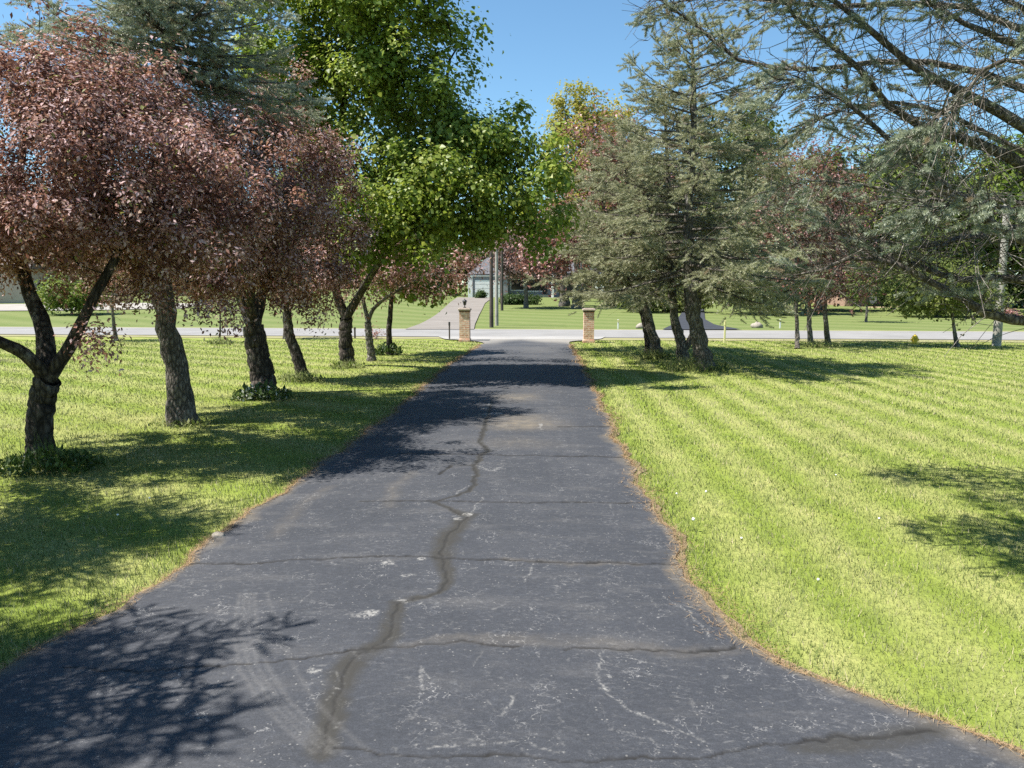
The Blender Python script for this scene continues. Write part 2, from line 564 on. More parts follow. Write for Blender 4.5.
def strip(name, left, right, mat, zoff, sub=6, kind='structure', rng=None, wob=0.0):
    """a ribbon between two lists of (x, y), following the ground"""
    n = len(left)
    V, Fq = [], []
    for i in range(n):
        for k in range(sub + 1):
            t = k / sub
            x = left[i][0] * (1 - t) + right[i][0] * t
            y = left[i][1] * (1 - t) + right[i][1] * t
            V.append((x, y, gz(x, y) + zoff))
    for i in range(n - 1):
        for k in range(sub):
            a = i * (sub + 1) + k
            Fq.append((a, a + 1, a + sub + 2, a + sub + 1))
    return mesh_np(name, np.array(V), np.array(Fq), 4, mat, smooth_shade=True, kind=kind)


def resample(pts, n):
    pts = np.array([(p[0], p[1]) for p in pts], float)
    d = np.r_[0, np.cumsum(np.linalg.norm(np.diff(pts, axis=0), axis=1))]
    s = np.linspace(0, d[-1], n)
    return np.stack([np.interp(s, d, pts[:, k]) for k in (0, 1)], -1)


# --- the road across
nearL, nearR = G(0, 335.3), G(1024, 341.2)
slope = (nearR[1] - nearL[1]) / (nearR[0] - nearL[0])
def road_near(x):
    return 27.6 + slope * x
xs = np.linspace(-150, 150, 101)
ROADW = 5.4
strip("road_shoulder", [(x, road_near(x) - 1.1 + 0.15 * math.sin(x * 1.7) + 0.1 * math.sin(x * 4.1)) for x in np.linspace(-150, 150, 601)], [(x, road_near(x) + 0.3) for x in np.linspace(-150, 150, 601)], M_SHOULDER, 0.012, 2)
strip("road", [(x, road_near(x)) for x in xs], [(x, road_near(x) + ROADW) for x in xs], M_ROAD, 0.03, 8)
strip("road_far_shoulder", [(x, road_near(x) + ROADW - 0.2) for x in xs], [(x, road_near(x) + ROADW + 0.7 + 0.12 * math.sin(x * 1.3)) for x in xs], M_SHOULDER, 0.014, 2)

# --- the asphalt drive
PXL = [(0, 683), (70, 634), (113, 615), (187, 564), (219, 540), (266, 503), (301, 482), (350, 446), (384, 422), (432, 381), (452, 364), (483, 344)]
PXR = [(1003, 754), (927, 724), (841, 698), (776, 668), (730, 628), (700, 597), (669, 542), (644, 494), (620, 450), (594, 391), (579, 361), (569, 344)]
EL = np.array([(-3.2, -12), (-2.6, 0), (-2.35, 2)] + [tuple(G(*p)[:2]) for p in PXL])
ER = np.array([(5.5, -12), (3.6, 0), (2.6, 1.9)] + [tuple(G(*p)[:2]) for p in PXR])
YEND = 26.2
def edgeL(y):
    y = np.asarray(y, float)
    e = np.interp(y, EL[:, 1], EL[:, 0])
    return e + 0.03 * np.sin(y * 3.1 + 1) + 0.022 * np.sin(y * 7.3) + 0.012 * np.sin(y * 19.0 + 2) - 1.3 * smooth(24.3, 26.6, y) ** 1.5
def edgeR(y):
    y = np.asarray(y, float)
    e = np.interp(y, ER[:, 1], ER[:, 0])
    return e + 0.03 * np.sin(y * 2.7) + 0.024 * np.sin(y * 6.1 + 2) + 0.012 * np.sin(y * 17.0) + 1.1 * smooth(24.3, 26.6, y) ** 1.5


ys = [-11.0]
while ys[-1] < 1.5:
    ys.append(ys[-1] + 0.25)
while ys[-1] < YEND:
    ys.append(ys[-1] + max(0.010, 0.0042 * ys[-1]))
ys = np.array(ys)
NXD = 380
U = np.linspace(0, 1, NXD)
DX = edgeL(ys)[:, None] * (1 - U) + edgeR(ys)[:, None] * U
DY = np.repeat(ys[:, None], NXD, 1)
RNG = np.random.default_rng(5)


def vnoise(X, Y, s, seed=0):
    """cheap smooth value noise"""
    r = np.random.default_rng(seed)
    T = r.random((64, 64))
    x, y = X * s + 100, Y * s + 100
    xi, yi = np.floor(x).astype(int), np.floor(y).astype(int)
    fx, fy = x - xi, y - yi
    fx, fy = fx * fx * (3 - 2 * fx), fy * fy * (3 - 2 * fy)
    g = lambda a, b: T[a % 64, b % 64]
    return (g(xi, yi) * (1 - fx) + g(xi + 1, yi) * fx) * (1 - fy) + (g(xi, yi + 1) * (1 - fx) + g(xi + 1, yi + 1) * fx) * fy


WX = DX + 0.05 * (vnoise(DX, DY, 5, 1) - .5) + 0.03 * (vnoise(DX, DY, 17, 2) - .5) + 0.012 * (vnoise(DX, DY, 50, 8) - .5)
WY = DY + 0.05 * (vnoise(DX, DY, 5, 3) - .5) + 0.03 * (vnoise(DX, DY, 17, 4) - .5) + 0.012 * (vnoise(DX, DY, 50, 9) - .5)


def line_mask(px, w, soft=0.5, X=None, Y=None, wmin=0.0):
    """mask of a crack along photo pixels laid onto the ground; w in metres, one value or one per point"""
    X = WX if X is None else X
    Y = WY if Y is None else Y
    P = np.array([G(*p)[:2] for p in px])
    w = np.full(len(P), w) if np.isscalar(w) else np.array(w)
    m = np.zeros(X.shape)
    for i in range(len(P) - 1):
        a, b = P[i], P[i + 1]
        pad = max(w[i], w[i + 1]) * 2 + 0.02
        r0, r1 = np.searchsorted(ys, [min(a[1], b[1]) - pad - .06, max(a[1], b[1]) + pad + .06])
        if r1 <= r0:
            continue
        x, y = X[r0:r1], Y[r0:r1]
        d = b - a
        t = np.clip(((x - a[0]) * d[0] + (y - a[1]) * d[1]) / (d @ d), 0, 1)
        dist = np.hypot(x - a[0] - t * d[0], y - a[1] - t * d[1])
        ww = np.maximum(w[i] * (1 - t) + w[i + 1] * t, wmin * np.maximum(y, 2))
        m[r0:r1] = np.maximum(m[r0:r1], np.clip((ww * (1 + soft) - dist) / (ww * soft * 2 + 1e-6), 0, 1))
    return m


def spot(px, py, rx, ry):
    c = G(px, py)
    n = vnoise(WX, WY, 14, int(px)) * 1.3
    d = np.hypot((WX - c[0]) / rx, (WY - c[1]) / ry)
    return np.clip((1.25 - d - n * 0.8) * 4, 0, 1)


crack = np.zeros(DX.shape)
for px, w in [
    ([(60, 672), (180, 677), (250, 673), (310, 665), (350, 661), (384, 659), (459, 652), (520, 655)], [.004, .006, .009, .011, .011, .010, .006, .003]),
    ([(560, 659), (640, 657), (700, 654), (738, 651)], [.003, .006, .012, .02]),
    ([(200, 568), (250, 568), (330, 565), (459, 566), (560, 569), (678, 567)], .006),
    ([(330, 762), (430, 768), (560, 771), (700, 768), (748, 754), (860, 742), (935, 735)], [.006, .006, .006, .008, .012, .022, .02]),
    ([(360, 506), (440, 507), (520, 508), (650, 505)], .006), ([(400, 458), (520, 460), (634, 459)], .006), ([(560, 430), (608, 428)], .006),
    ([(438, 480), (452, 470), (478, 470)], .008), ([(150, 566), (200, 568)], .004)]:
    crack = np.maximum(crack, line_mask(px, np.array(w) * .6 if not np.isscalar(w) else w * .55, wmin=.0026) * (.72 + .28 * np.clip(2 * vnoise(WX, WY, 9, 61) - .3, 0, 1)))
# fine dark line in the middle of the mended crack
LONG = [(318, 768), (330, 714), (350, 669), (387, 654), (394, 612), (439, 600), (449, 590), (444, 562), (449, 540), (469, 522), (452, 515), (432, 508), (470, 497), (478, 480), (473, 470), (487, 456), (481, 448), (486, 430), (492, 405)]
LW = [.06, .085, .095, .085, .05, .03, .05, .10, .11, .08, .04, .02, .03, .04, .05, .05, .05, .04, .02]
crack = np.maximum(crack, 0.5 * line_mask(LONG, .003, wmin=.002))
patch = line_mask(LONG, [q * .72 for q in LW], 0.45)
lens = (0.75 * line_mask([(405, 656), (440, 650), (520, 648), (600, 652), (680, 656), (738, 652)], [.02, .05, .07, .07, .06, .05], .5))
patch = np.maximum(patch, 0.8 * line_mask([(800, 757), (880, 745), (935, 735)], [.03, .07, .06], .5))
scuff = np.zeros(DX.shape)
for s in [(385, 572, .06, .05), (422, 568, .05, .03), (411, 584, .05, .04), (366, 624, .09, .06), (402, 609, .06, .03), (312, 682, .06, .03), (492, 417, .16, .12), (485, 412, .08, .1), (490, 408, .06, .2), (469, 521, .03, .05), (457, 525, .03, .05), (540, 430, .05, .2), (330, 700, .03, .02), (605, 700, .02, .02), (612, 683, .015, .02)]:
    scuff = np.maximum(scuff, 0.8 * spot(*s))
for px, w in [([(598, 664), (600, 680), (604, 694), (614, 708), (628, 719), (660, 730), (703, 751)], .006), ([(509, 706), (504, 728)], .008), ([(470, 521), (478, 512), (481, 503)], .008), ([(455, 500), (468, 492)], .008), ([(660, 600), (690, 615), (706, 640)], .007), ([(476, 470), (492, 477), (500, 473)], .012), ([(420, 700), (414, 676), (424, 690)], .006),
              ([(430, 759), (520, 756), (560, 762)], .006), ([(150, 540), (195, 530)], .01), ([(520, 590), (533, 570)], .006), ([(404, 620), (420, 612)], .006)]:
    scuff = np.maximum(scuff, 0.6 * line_mask(px, w * .7, .8))
# scattered short scrapes
r = np.random.default_rng(11)
for _ in range(460):
    Y0 = 2.4 + 13 * r.random() ** 1.4
    x0 = float(edgeL(Y0)) + (float(edgeR(Y0)) - float(edgeL(Y0))) * r.random()
    a = r.normal(0, 0.9)
    L = r.uniform(.02, .16)
    q0, q1 = (x0, Y0), (x0 + L * math.sin(a), Y0 + L * math.cos(a))
    to_px = lambda q: (512 + F * q[0] / (q[1] * ct + EYE * st), 384 + F * (EYE * ct - q[1] * st) / (q[1] * ct + EYE * st))
    scuff = np.maximum(scuff, r.uniform(.15, .35) * line_mask([to_px(q0), to_px(q1)], r.uniform(.002, .005), .6))
tyre = np.zeros(DX.shape)
for k, off in enumerate((-15, -5, 4, 14, 40)):
    f = 1 if k < 4 else .8
    tyre = np.maximum(tyre, f * line_mask([(248 + off * .5, 600), (246 + off * .8, 640), (256 + off, 680), (276 + off, 712), (300 + off, 738), (330 + off, 765)], .011, .7, DX + .004 * vnoise(DX, DY, 20, 3), DY))
for off in (0, 14, 26):
    tyre = np.maximum(tyre, .55 * line_mask([(180 + off, 560), (240 + off, 510), (330 + off * .8, 460)], .02, .8))
    tyre = np.maximum(tyre, .15 * line_mask([(560 + off, 520), (548 + off, 440), (540 + off * .6, 400)], .03, .8))
cm = (edgeL(ys)[:, None] + edgeR(ys)[:, None]) / 2
dust = np.clip(1.6 * (vnoise(WX * .6, WY, 1.6, 21) - .45), 0, 1) * smooth(7, 9.5, DY) * (1 - smooth(11.5, 14, DY)) * np.clip(1.1 - np.abs(DX - cm - .35) / .7, 0, 1)
dust = np.maximum(dust, lens * .28)
dust = np.maximum(dust, .9 * spot(438, 600, .0001, .0001))
dust = np.maximum(dust, 0.55 * 0.5 * line_mask([(500, 566), (570, 570), (640, 568)], [.02, .03, .02], .9))
edged = np.minimum(DX - edgeL(ys)[:, None], edgeR(ys)[:, None] - DX)
dust = np.maximum(dust, np.clip(1 - edged / (0.05 + 0.16 * vnoise(DX, DY, 4, 33) ** 2), 0, 1) * .8)
dust = np.maximum(dust, .2 * line_mask([(275, 540), (300, 510), (330, 490)], .05, .9))
dust = np.maximum(dust, .25 * line_mask([(390, 512), (396, 490), (410, 478)], .05, .9))
worn = .9 * smooth(23.2, 25.6, DY + 1.4 * (vnoise(DX, DY, .9, 5) - .5) - 1.0 * np.clip(1 - np.abs(DX - .3) / .8, 0, 1))
worn = np.maximum(worn, .18 * smooth(16.5, 22, DY) * vnoise(DX, DY, 1.3, 7))

Z = 0.022 + 0.03 * np.clip(1 - ((DX - cm) / 1.4) ** 2, 0, 1) * (1 - smooth(22, 25, DY)) - 0.006 * crack
Z = Z + ground_z(DX, DY) + 0.02 * smooth(24, 25.5, DY)
V = np.stack([DX, DY, Z], -1).reshape(-1, 3)
i = np.arange(len(ys) - 1)[:, None] * NXD + np.arange(NXD - 1)[None, :]
Fq = np.stack([i, i + 1, i + NXD + 1, i + NXD], -1).reshape(-1, 4)
mesh_np("driveway", V, Fq, 4, M_DRIVE, attrs=dict(crack=crack.ravel(), patch=patch.ravel(), scuff=scuff.ravel(), tyre=tyre.ravel(), dust=dust.ravel(), worn=worn.ravel()), smooth_shade=True, kind='structure')
yy = np.linspace(-11, 24.5, 900)
vw = lambda s: 0.005 + 0.045 * vnoise(yy, yy * 0 + s, 2.1, 3 + s) + 0.06 * vnoise(yy, yy * 0 + s, 7, 9 + s)
strip("driveway_verge", list(zip(edgeL(yy) - vw(1) * .8, yy)), list(zip(edgeL(yy) + .05, yy)), M_VERGE, 0.010, 2)
strip("driveway_verge", list(zip(edgeR(yy) - .05, yy)), list(zip(edgeR(yy) + vw(2), yy)), M_VERGE, 0.010, 2)
yy = np.linspace(26.0, 27.8, 12)
strip("driveway_apron", list(zip(edgeL(np.minimum(yy, 26.6)) - .25 * (yy - 26), yy)), list(zip(edgeR(np.minimum(yy, 26.6)) + .25 * (yy - 26), yy)), M_APRON, 0.036, 6)

# --- far drives
def ribbon_px(name, Lp, Rp, mat, zoff, n=40):
    """edges given as (x, y) ground points"""
    return strip(name, resample(Lp, n), resample(Rp, n), mat, zoff, 5)


def Xat(px, Y):
    return (px - 512.0) / F * (Y * ct + 0.05 * Y * 0 + (EYE) * st)


ribbon_px("gravel_drive", [(Xat(405, 32.8), 32.8), (Xat(420, 38), 38), (Xat(436, 50), 50), (Xat(450, 72), 72), (Xat(458, 91), 91)], [(Xat(474, 32.8), 32.8), (Xat(475, 38), 38), (Xat(479, 50), 50), (Xat(485, 72), 72), (Xat(493, 91), 91)], M_GRAVEL, 0.05)
ribbon_px("dark_drive", [(Xat(662, 32.6), 32.6), (Xat(672, 37), 37), (Xat(677, 44), 44), (Xat(684, 60), 60), (Xat(690, 80), 80)], [(Xat(742, 32.6), 32.6), (Xat(715, 37), 37), (Xat(705, 44), 44), (Xat(704, 60), 60), (Xat(706, 80), 80)], M_DKDRIVE, 0.05)
ribbon_px("concrete_drive", [(-75, 52), (-50, 53), (-30, 54), (-24, 56)], [(-75, 62), (-50, 62), (-30, 62), (-24, 61)], M_CONC, 0.05)

# ------------------------------------------------------------------ tree builders
UP = np.array([0, 0, 1.0])


def tube(pts, rad_, sides, V, Fc, rough=0.0, rng=None, flare=0.0):
    """append a smooth tube (quads) to V, Fc"""
    pts = np.asarray(pts, float)
    n = len(pts)
    T = np.gradient(pts, axis=0)
    T /= np.linalg.norm(T, axis=1)[:, None] + 1e-9
    ref = np.array([1.0, 0, 0]) if abs(T[0][0]) < .8 else np.array([0, 1.0, 0])
    N = np.cross(T, ref)
    N /= np.linalg.norm(N, axis=1)[:, None] + 1e-9
    B = np.cross(T, N)
    a = np.linspace(0, 2 * np.pi, sides, endpoint=False)
    R = np.asarray(rad_, float)[:, None] * np.ones(sides)
    if rough > 0:
        w = rng.normal(0, rough, (n, sides))
        w = (w + np.roll(w, 1, 1)) * .6
        R = R * (1 + w + 0.07 * np.sin(3 * a + np.linspace(0, 3, n)[:, None]))
    if flare > 0:
        k = np.exp(-np.arange(n) / (n * 0.06))[:, None]
        R = R * (1 + flare * k * (1 + .45 * np.cos(5 * a + rng.random() * 6)))
    P = pts[:, None, :] + R[:, :, None] * (np.cos(a)[None, :, None] * N[:, None, :] + np.sin(a)[None, :, None] * B[:, None, :])
    b = sum(len(v) for v in V)
    V.append(P.reshape(-1, 3))
    i = np.arange(n - 1)[:, None] * sides
    j = np.arange(sides)[None, :]
    k = (j + 1) % sides
    Fc.append(b + np.stack([i + j, i + k, i + sides + k, i + sides + j], -1).reshape(-1, 4))


def curve(pts, n):
    """Catmull-Rom through a few points"""
    P = np.asarray(pts, float)
    if len(P) == 2:
        return P[0] + (P[1] - P[0]) * np.linspace(0, 1, n)[:, None]
    Q = np.vstack([2 * P[0] - P[1], P, 2 * P[-1] - P[-2]])
    out = []
    s = np.linspace(0, len(P) - 1 - 1e-9, n)
    for v in s:
        i = int(v)
        t = v - i
        a, b, c, d = Q[i:i + 4]
        out.append(.5 * ((2 * b) + (c - a) * t + (2 * a - 5 * b + 4 * c - d) * t * t + (3 * b - a - 3 * c + d) * t ** 3))
    return np.array(out)


LEAF_OVAL = (np.array([(0, 0, 0), (.24, .45, .05), (0, 1, -.06), (-.24, .45, .05)]), np.array([(0, 1, 2), (0, 2, 3)]))
LEAF_BROAD = (np.array([(0, 0, 0), (.5, .28, .08), (.33, .62, .03), (0, 1, -.1), (-.33, .62, .03), (-.5, .28, .08)]), np.array([(0, 1, 2), (0, 2, 3), (0, 3, 4), (0, 4, 5)]))
LEAF_CLUMP = (np.array([(0, 0, 0), (.45, .5, .12), (.1, 1, -.1), (-.4, .55, .1), (.2, .2, .4), (-.25, .9, .35)]), np.array([(0, 1, 2), (0, 2, 3), (0, 4, 5)]))


def leaves(rng, P, size, tmpl, tint, droop=0.35, jitter=.35, out=None):
    """one leaf per point, random orientation; returns verts, tris, per-face tint"""
    n = len(P)
    T, Fc = tmpl
    d = rng.normal(0, 1, (n, 3))
    d[:, 2] -= droop
    d /= np.linalg.norm(d, axis=1)[:, None]
    u = rng.normal(0, 1, (n, 3))
    u[:, 2] += .9
    s = np.cross(d, u)
    if out is not None:
        nrm = out * .75 + np.array([0, 0, .75]) + rng.normal(0, .42, (n, 3))
        nrm /= np.linalg.norm(nrm, axis=1)[:, None] + 1e-9
        d = d + out * .5
        d = d - nrm * np.sum(d * nrm, 1)[:, None]
        d /= np.linalg.norm(d, axis=1)[:, None] + 1e-9
        s = np.cross(d, nrm)
    s /= np.linalg.norm(s, axis=1)[:, None] + 1e-9
    nn = np.cross(s, d)
    sz = size * (1 + jitter * rng.normal(0, 1, n)).clip(.45, 1.8)
    V = P[:, None, :] + sz[:, None, None] * (T[None, :, 0, None] * s[:, None] + T[None, :, 1, None] * d[:, None] + T[None, :, 2, None] * nn[:, None])
    k = len(T)
    Fq = (np.arange(n) * k)[:, None, None] + Fc[None]
    return V.reshape(-1, 3), Fq.reshape(-1, 3), np.repeat(tint, len(Fc))


def sample_blobs(rng, blobs, N):
    w = np.array([b[2] if len(b) > 2 else np.prod(b[1]) ** .8 for b in blobs], float)
    c = rng.choice(len(blobs), N, p=w / w.sum())
    d = rng.normal(0, 1, (N, 3))
    d /= np.linalg.norm(d, axis=1)[:, None]
    r = (0.12 + .88 * rng.random(N)) ** (1 / 2.4)
    ce = np.array([b[0] for b in blobs], float)[c]
    ra = np.array([b[1] for b in blobs], float)[c]
    k = 1 + rng.normal(0, .08, N) + np.where(rng.random(N) < .18, rng.uniform(.08, .34, N), 0)
    return ce + d * r[:, None] * ra * k[:, None]


def grow(rng, limbs, targets, tip=.004, rmin=.0, bf=.35, sides_min=3):
    """joins every target to the nearest suitable branch; returns trunk mesh arrays and twig points"""
    V, Fc = [], []
    P, L, Rm = [], [], []
    for k, (pts, r0, r1, rough, flare) in enumerate(limbs):
        n = 26 if k == 0 else 14
        c = curve(pts, n)
        r_ = np.linspace(r0, r1, n)
        c = c + rng.normal(0, .05, c.shape) * r_[:, None] * (np.arange(n) > 0)[:, None]
        tube(c, r_, 16 if r0 > .05 else 8, V, Fc, rough, rng, flare)
        st_ = 0 if k else int(n * .6)
        for q, rr in zip(c[st_:], r_[st_:]):
            P.append(q)
            L.append(np.linalg.norm(q - c[0]) * .3)
            Rm.append(rr)
    P = [np.array(p) for p in P]
    nroot = len(P)
    par = [-1] * nroot
    order = np.argsort([np.min(np.linalg.norm(np.array(P) - t, axis=1)) for t in targets])
    PA = np.zeros((nroot + len(targets) * 6, 3))
    LA = np.zeros(len(PA))
    PA[:nroot] = P
    LA[:nroot] = L
    n = nroot
    par = np.full(len(PA), -1)
    tipn = []
    for ti in order:
        t = targets[ti]
        d = np.linalg.norm(PA[:n] - t, axis=1)
        i = int(np.argmin(d + bf * LA[:n]))
        D = d[i]
        m = max(1, min(5, int(D / .28) + 1))
        bend = rng.normal(0, .09, 3) * D
        bend[2] += .06 * D
        pr = i
        for k in range(1, m + 1):
            s = k / m
            PA[n] = PA[i] * (1 - s) + t * s + bend * math.sin(math.pi * s)
            LA[n] = LA[pr] + D / m
            par[n] = pr
            pr = n
            n += 1
        tipn.append(n - 1)
    cnt = np.zeros(n)
    kids = [[] for _ in range(n)]
    for k in range(nroot, n):
        kids[par[k]].append(k)
    for k in range(n - 1, nroot - 1, -1):
        cnt[k] += 1 if not kids[k] else 0
        if par[k] >= nroot:
            cnt[par[k]] += cnt[k]
    R = tip * np.maximum(cnt, 1) ** .48
    for k in range(nroot, n):
        if par[k] < nroot:
            lim = max(Rm[par[k]] * .75, tip)
            if R[k] > lim:
                R[k] = lim
        else:
            R[k] = min(R[k], R[par[k]])
    done = np.zeros(n, bool)
    for k in range(nroot, n):
        if done[k]:
            continue
        ch, c = [par[k], k], k
        done[k] = True
        while kids[c]:
            nx = max(kids[c], key=lambda q: cnt[q])
            if done[nx]:
                break
            ch.append(nx)
            done[nx] = True
            c = nx
        rr = R[ch].copy()
        rr[0] = rr[1]
        rr[-1] *= .6
        if rr[0] < rmin:
            continue
        tube(PA[ch], rr, 7 if rr[0] > .03 else (5 if rr[0] > .012 else 3), V, Fc)
    tw = PA[nroot:n]
    return np.concatenate(V), np.concatenate(Fc), PA[tipn], tw


def deciduous(name, label, cat, base, limbs, blobs, seed, N=300, per=60, size=.05, sig=.16, tmpl=LEAF_OVAL, leafm=None, bark=None, tint=(.5, .25), tip=.004, group=None, special=None, twigs=1.0, sparse=0.0, rmin=0.0, lumps=0, lr=.3):
    rng = np.random.default_rng(seed)
    base = np.array(base, float)
    th = thing(name, base, label, cat, group)
    tg = sample_blobs(rng, blobs, N)
    if lumps:
        # boughs: targets gather round a limited number of bough centres, leaving gaps between them
        bc = sample_blobs(rng, blobs, lumps)
        bs = rng.uniform(.55, 1.35, lumps)
        w_ = rng.integers(0, lumps, N)
        tg = bc[w_] + rng.normal(0, 1, (N, 3)) * (lr * bs[w_])[:, None] * np.array([1, 1, .75])
    # keep gaps: drop targets inside random holes
    if sparse > 0:
        h = sample_blobs(rng, blobs, 10)
        d = np.min(np.linalg.norm(tg[:, None] - h[None], axis=2), axis=1)
        tg = tg[d > sparse]
    v, f, tips, tw = grow(rng, limbs, tg, tip, rmin)
    mesh_np("trunk", v - base, f, 4, bark, th, smooth_shade=True)
    cen = np.concatenate([tips, tw[rng.random(len(tw)) < .38 * twigs]])
    k = rng.poisson(per * rng.gamma(4, .25, len(cen))).astype(int)
    P = np.repeat(cen, k, 0) + rng.normal(0, sig, (k.sum(), 3)) * np.repeat(.6 + .8 * rng.random(len(cen)), k)[:, None]
    ct_ = np.repeat(rng.normal(tint[0], tint[1] * .6, len(cen)), k)
    tn = np.clip(ct_ + rng.normal(0, tint[1] * .7, len(P)), 0, 1)
    if special is not None:
        tn = special(rng, P, tn, np.repeat(np.arange(len(cen)), k), len(cen))
    cid = np.repeat(np.arange(len(cen)), k)
    out = (P - cen[cid]) / (sig * 1.2)
    cc = cen.mean(0)
    o2 = cen - cc
    o2 /= np.linalg.norm(o2, axis=1)[:, None] + 1e-9
    out = out * .7 + o2[cid] * .5
    lv, lf, lt = leaves(rng, P, size, tmpl, tn, out=out)
    mesh_np("crown", lv - base, lf, 3, leafm, th, fattrs=dict(tint=lt))
    return th


def crab_tint(pink):
    def f(rng, P, tn, cid, nc):
        tn = np.clip(tn, 0, .62)
        pc = rng.random(nc) * .5 + vnoise(P[:, 0][:1], P[:, 1][:1], 1, 1)[0] * 0
        isp = rng.random(len(P)) < pink * (.3 + 1.6 * pc[cid])
        tn = np.where(isp, .66 + .22 * rng.random(len(P)), tn)
        g = rng.random(len(P)) < .035
        return np.where(g, .93 + .07 * rng.random(len(P)), tn)
    return f


def sprig_template(rng, L, nn, nl, nw):
    """a spruce shoot: short needles all round a stem of length L along +Y"""
    V = []
    for i in range(nn):
        t = (i + .5) / nn
        a = i * 2.399 + rng.normal(0, .3)
        lean = .75 if t < .9 else 1.6
        d = np.array([math.cos(a), lean + rng.normal(0, .15), math.sin(a)])
        d /= np.linalg.norm(d)
        p = np.array([0, t * L, 0])
        s = np.cross(d, rng.normal(0, 1, 3))
        s /= np.linalg.norm(s)
        ln = nl * (1 - .25 * t) * rng.uniform(.8, 1.15)
        V += [p + s * nw * .5, p - s * nw * .5, p + d * ln]
    return np.array(V)


def place_sprigs(rng, P, D, T, scale, tint):
    n = len(P)
    D = D / (np.linalg.norm(D, axis=1)[:, None] + 1e-9)
    u = rng.normal(0, 1, (n, 3))
    s = np.cross(D, u)
    s /= np.linalg.norm(s, axis=1)[:, None] + 1e-9
    w = np.cross(s, D)
    V = P[:, None] + scale[:, None, None] * (T[None, :, 0, None] * s[:, None] + T[None, :, 1, None] * D[:, None] + T[None, :, 2, None] * w[:, None])
    nt = len(T) // 3
    return V.reshape(-1, 3), np.arange(n * nt * 3).reshape(-1, 3), np.repeat(tint, nt)


def spruce_branch(rng, s, az, L, e0, droop, lift, r0, V, Fc, SP, SD, tw_gap=.1, sp_gap=.075, inner=.25, twig_r=.003, bare=0.12, endpt=None, dens=1.0, lmax=.85, twup=-.12):
    """one limb with side twigs; SP, SD collect shoot positions and directions"""
    t = np.linspace(0, 1, 14)
    if endpt is None:
        h = np.array([math.cos(az), math.sin(az), 0])
        wob = rng.normal(0, .04, 2) * L
        side = np.array([-h[1], h[0], 0])
        c = s + h * (L * t)[:, None] + side * (wob[0] * np.sin(2.5 * t))[:, None]
        c[:, 2] += L * (e0 * t - droop * t ** 2 + lift * t ** 3)
    else:
        c = curve(endpt, 14)
        c = c + rng.normal(0, .012, c.shape) * (t > 0)[:, None]
        L = np.linalg.norm(np.diff(c, axis=0), axis=1).sum()
    tube(c, r0 * (1 - .9 * t ** .8) + .002, 6, V, Fc)
    n = max(4, int(L / tw_gap))
    for k in range(n):
        u = inner * .5 + (1 - inner * .5) * (k + rng.random()) / n
        f = u * 13
        i = min(int(f), 12)
        p = c[i] * (1 - f + i) + c[i + 1] * (f - i)
        d = c[i + 1] - c[i]
        d /= np.linalg.norm(d)
        sd = np.cross(d, UP)
        sd /= np.linalg.norm(sd) + 1e-9
        sg = 1 if k % 2 else -1
        l = (L * .30 * (1 - u) ** .7 + .10) * rng.uniform(.55, 1.15)
        l = min(l, lmax * rng.uniform(.7, 1))
        dr = d * rng.uniform(.5, .9) + sd * sg * rng.uniform(.5, 1.0) + UP * rng.normal(twup, .28)
        dr /= np.linalg.norm(dr)
        m = 5
        q = p + dr * (l * np.linspace(0, 1, m))[:, None]
        q[:, 2] -= l * .22 * np.linspace(0, 1, m) ** 2
        tube(q, np.linspace(twig_r, twig_r * .5, m), 3, V, Fc)
        isbare = u < inner or rng.random() < bare
        if isbare:
            for _ in range(3):
                a = q[rng.integers(1, m)]
                e = a + (dr + rng.normal(0, .7, 3)) * rng.uniform(.06, .22)
                tube(np.array([a, (a + e) / 2 + rng.normal(0, .012, 3), e]), [twig_r * .7, twig_r * .55, twig_r * .4], 3, V, Fc)
            continue
        ns = max(2, int(l / sp_gap * dens))
        for z in range(ns):
            g = (z + rng.random()) / ns
            a = q[0] * (1 - g) + q[-1] * g
            a[2] -= l * .22 * (g * g - g) * .0 + l * .22 * g * g
            SP.append(a)
            s2 = np.cross(dr, UP)
            SD.append(dr + s2 * rng.choice([-1, 1]) * rng.uniform(.2, 1.1) + UP * rng.normal(-.05, .3))
        SP.append(q[-2])
        SD.append(dr)
        # side shoots give the flat fans of a spruce bough
        for sgn in (-1, 1):
            for g in (.3, .6):
                if rng.random() < .8 * dens:
                    a0 = q[0] * (1 - g) + q[-1] * g
                    a0 = a0 - UP * (l * .22 * g * g)
                    e = dr * .7 + np.cross(dr, UP) * sgn * .8 + UP * rng.normal(-.1, .15)
                    e /= np.linalg.norm(e)
                    ll = l * (1 - g) * rng.uniform(.5, .9)
                    for zz in range(max(1, int(ll / sp_gap))):
                        SP.append(a0 + e * (ll * (zz + rng.random()) / max(1, int(ll / sp_gap))))
                        SD.append(e + rng.normal(0, .25, 3))
    SP.append(c[-2])
    SD.append(c[-1] - c[-2])


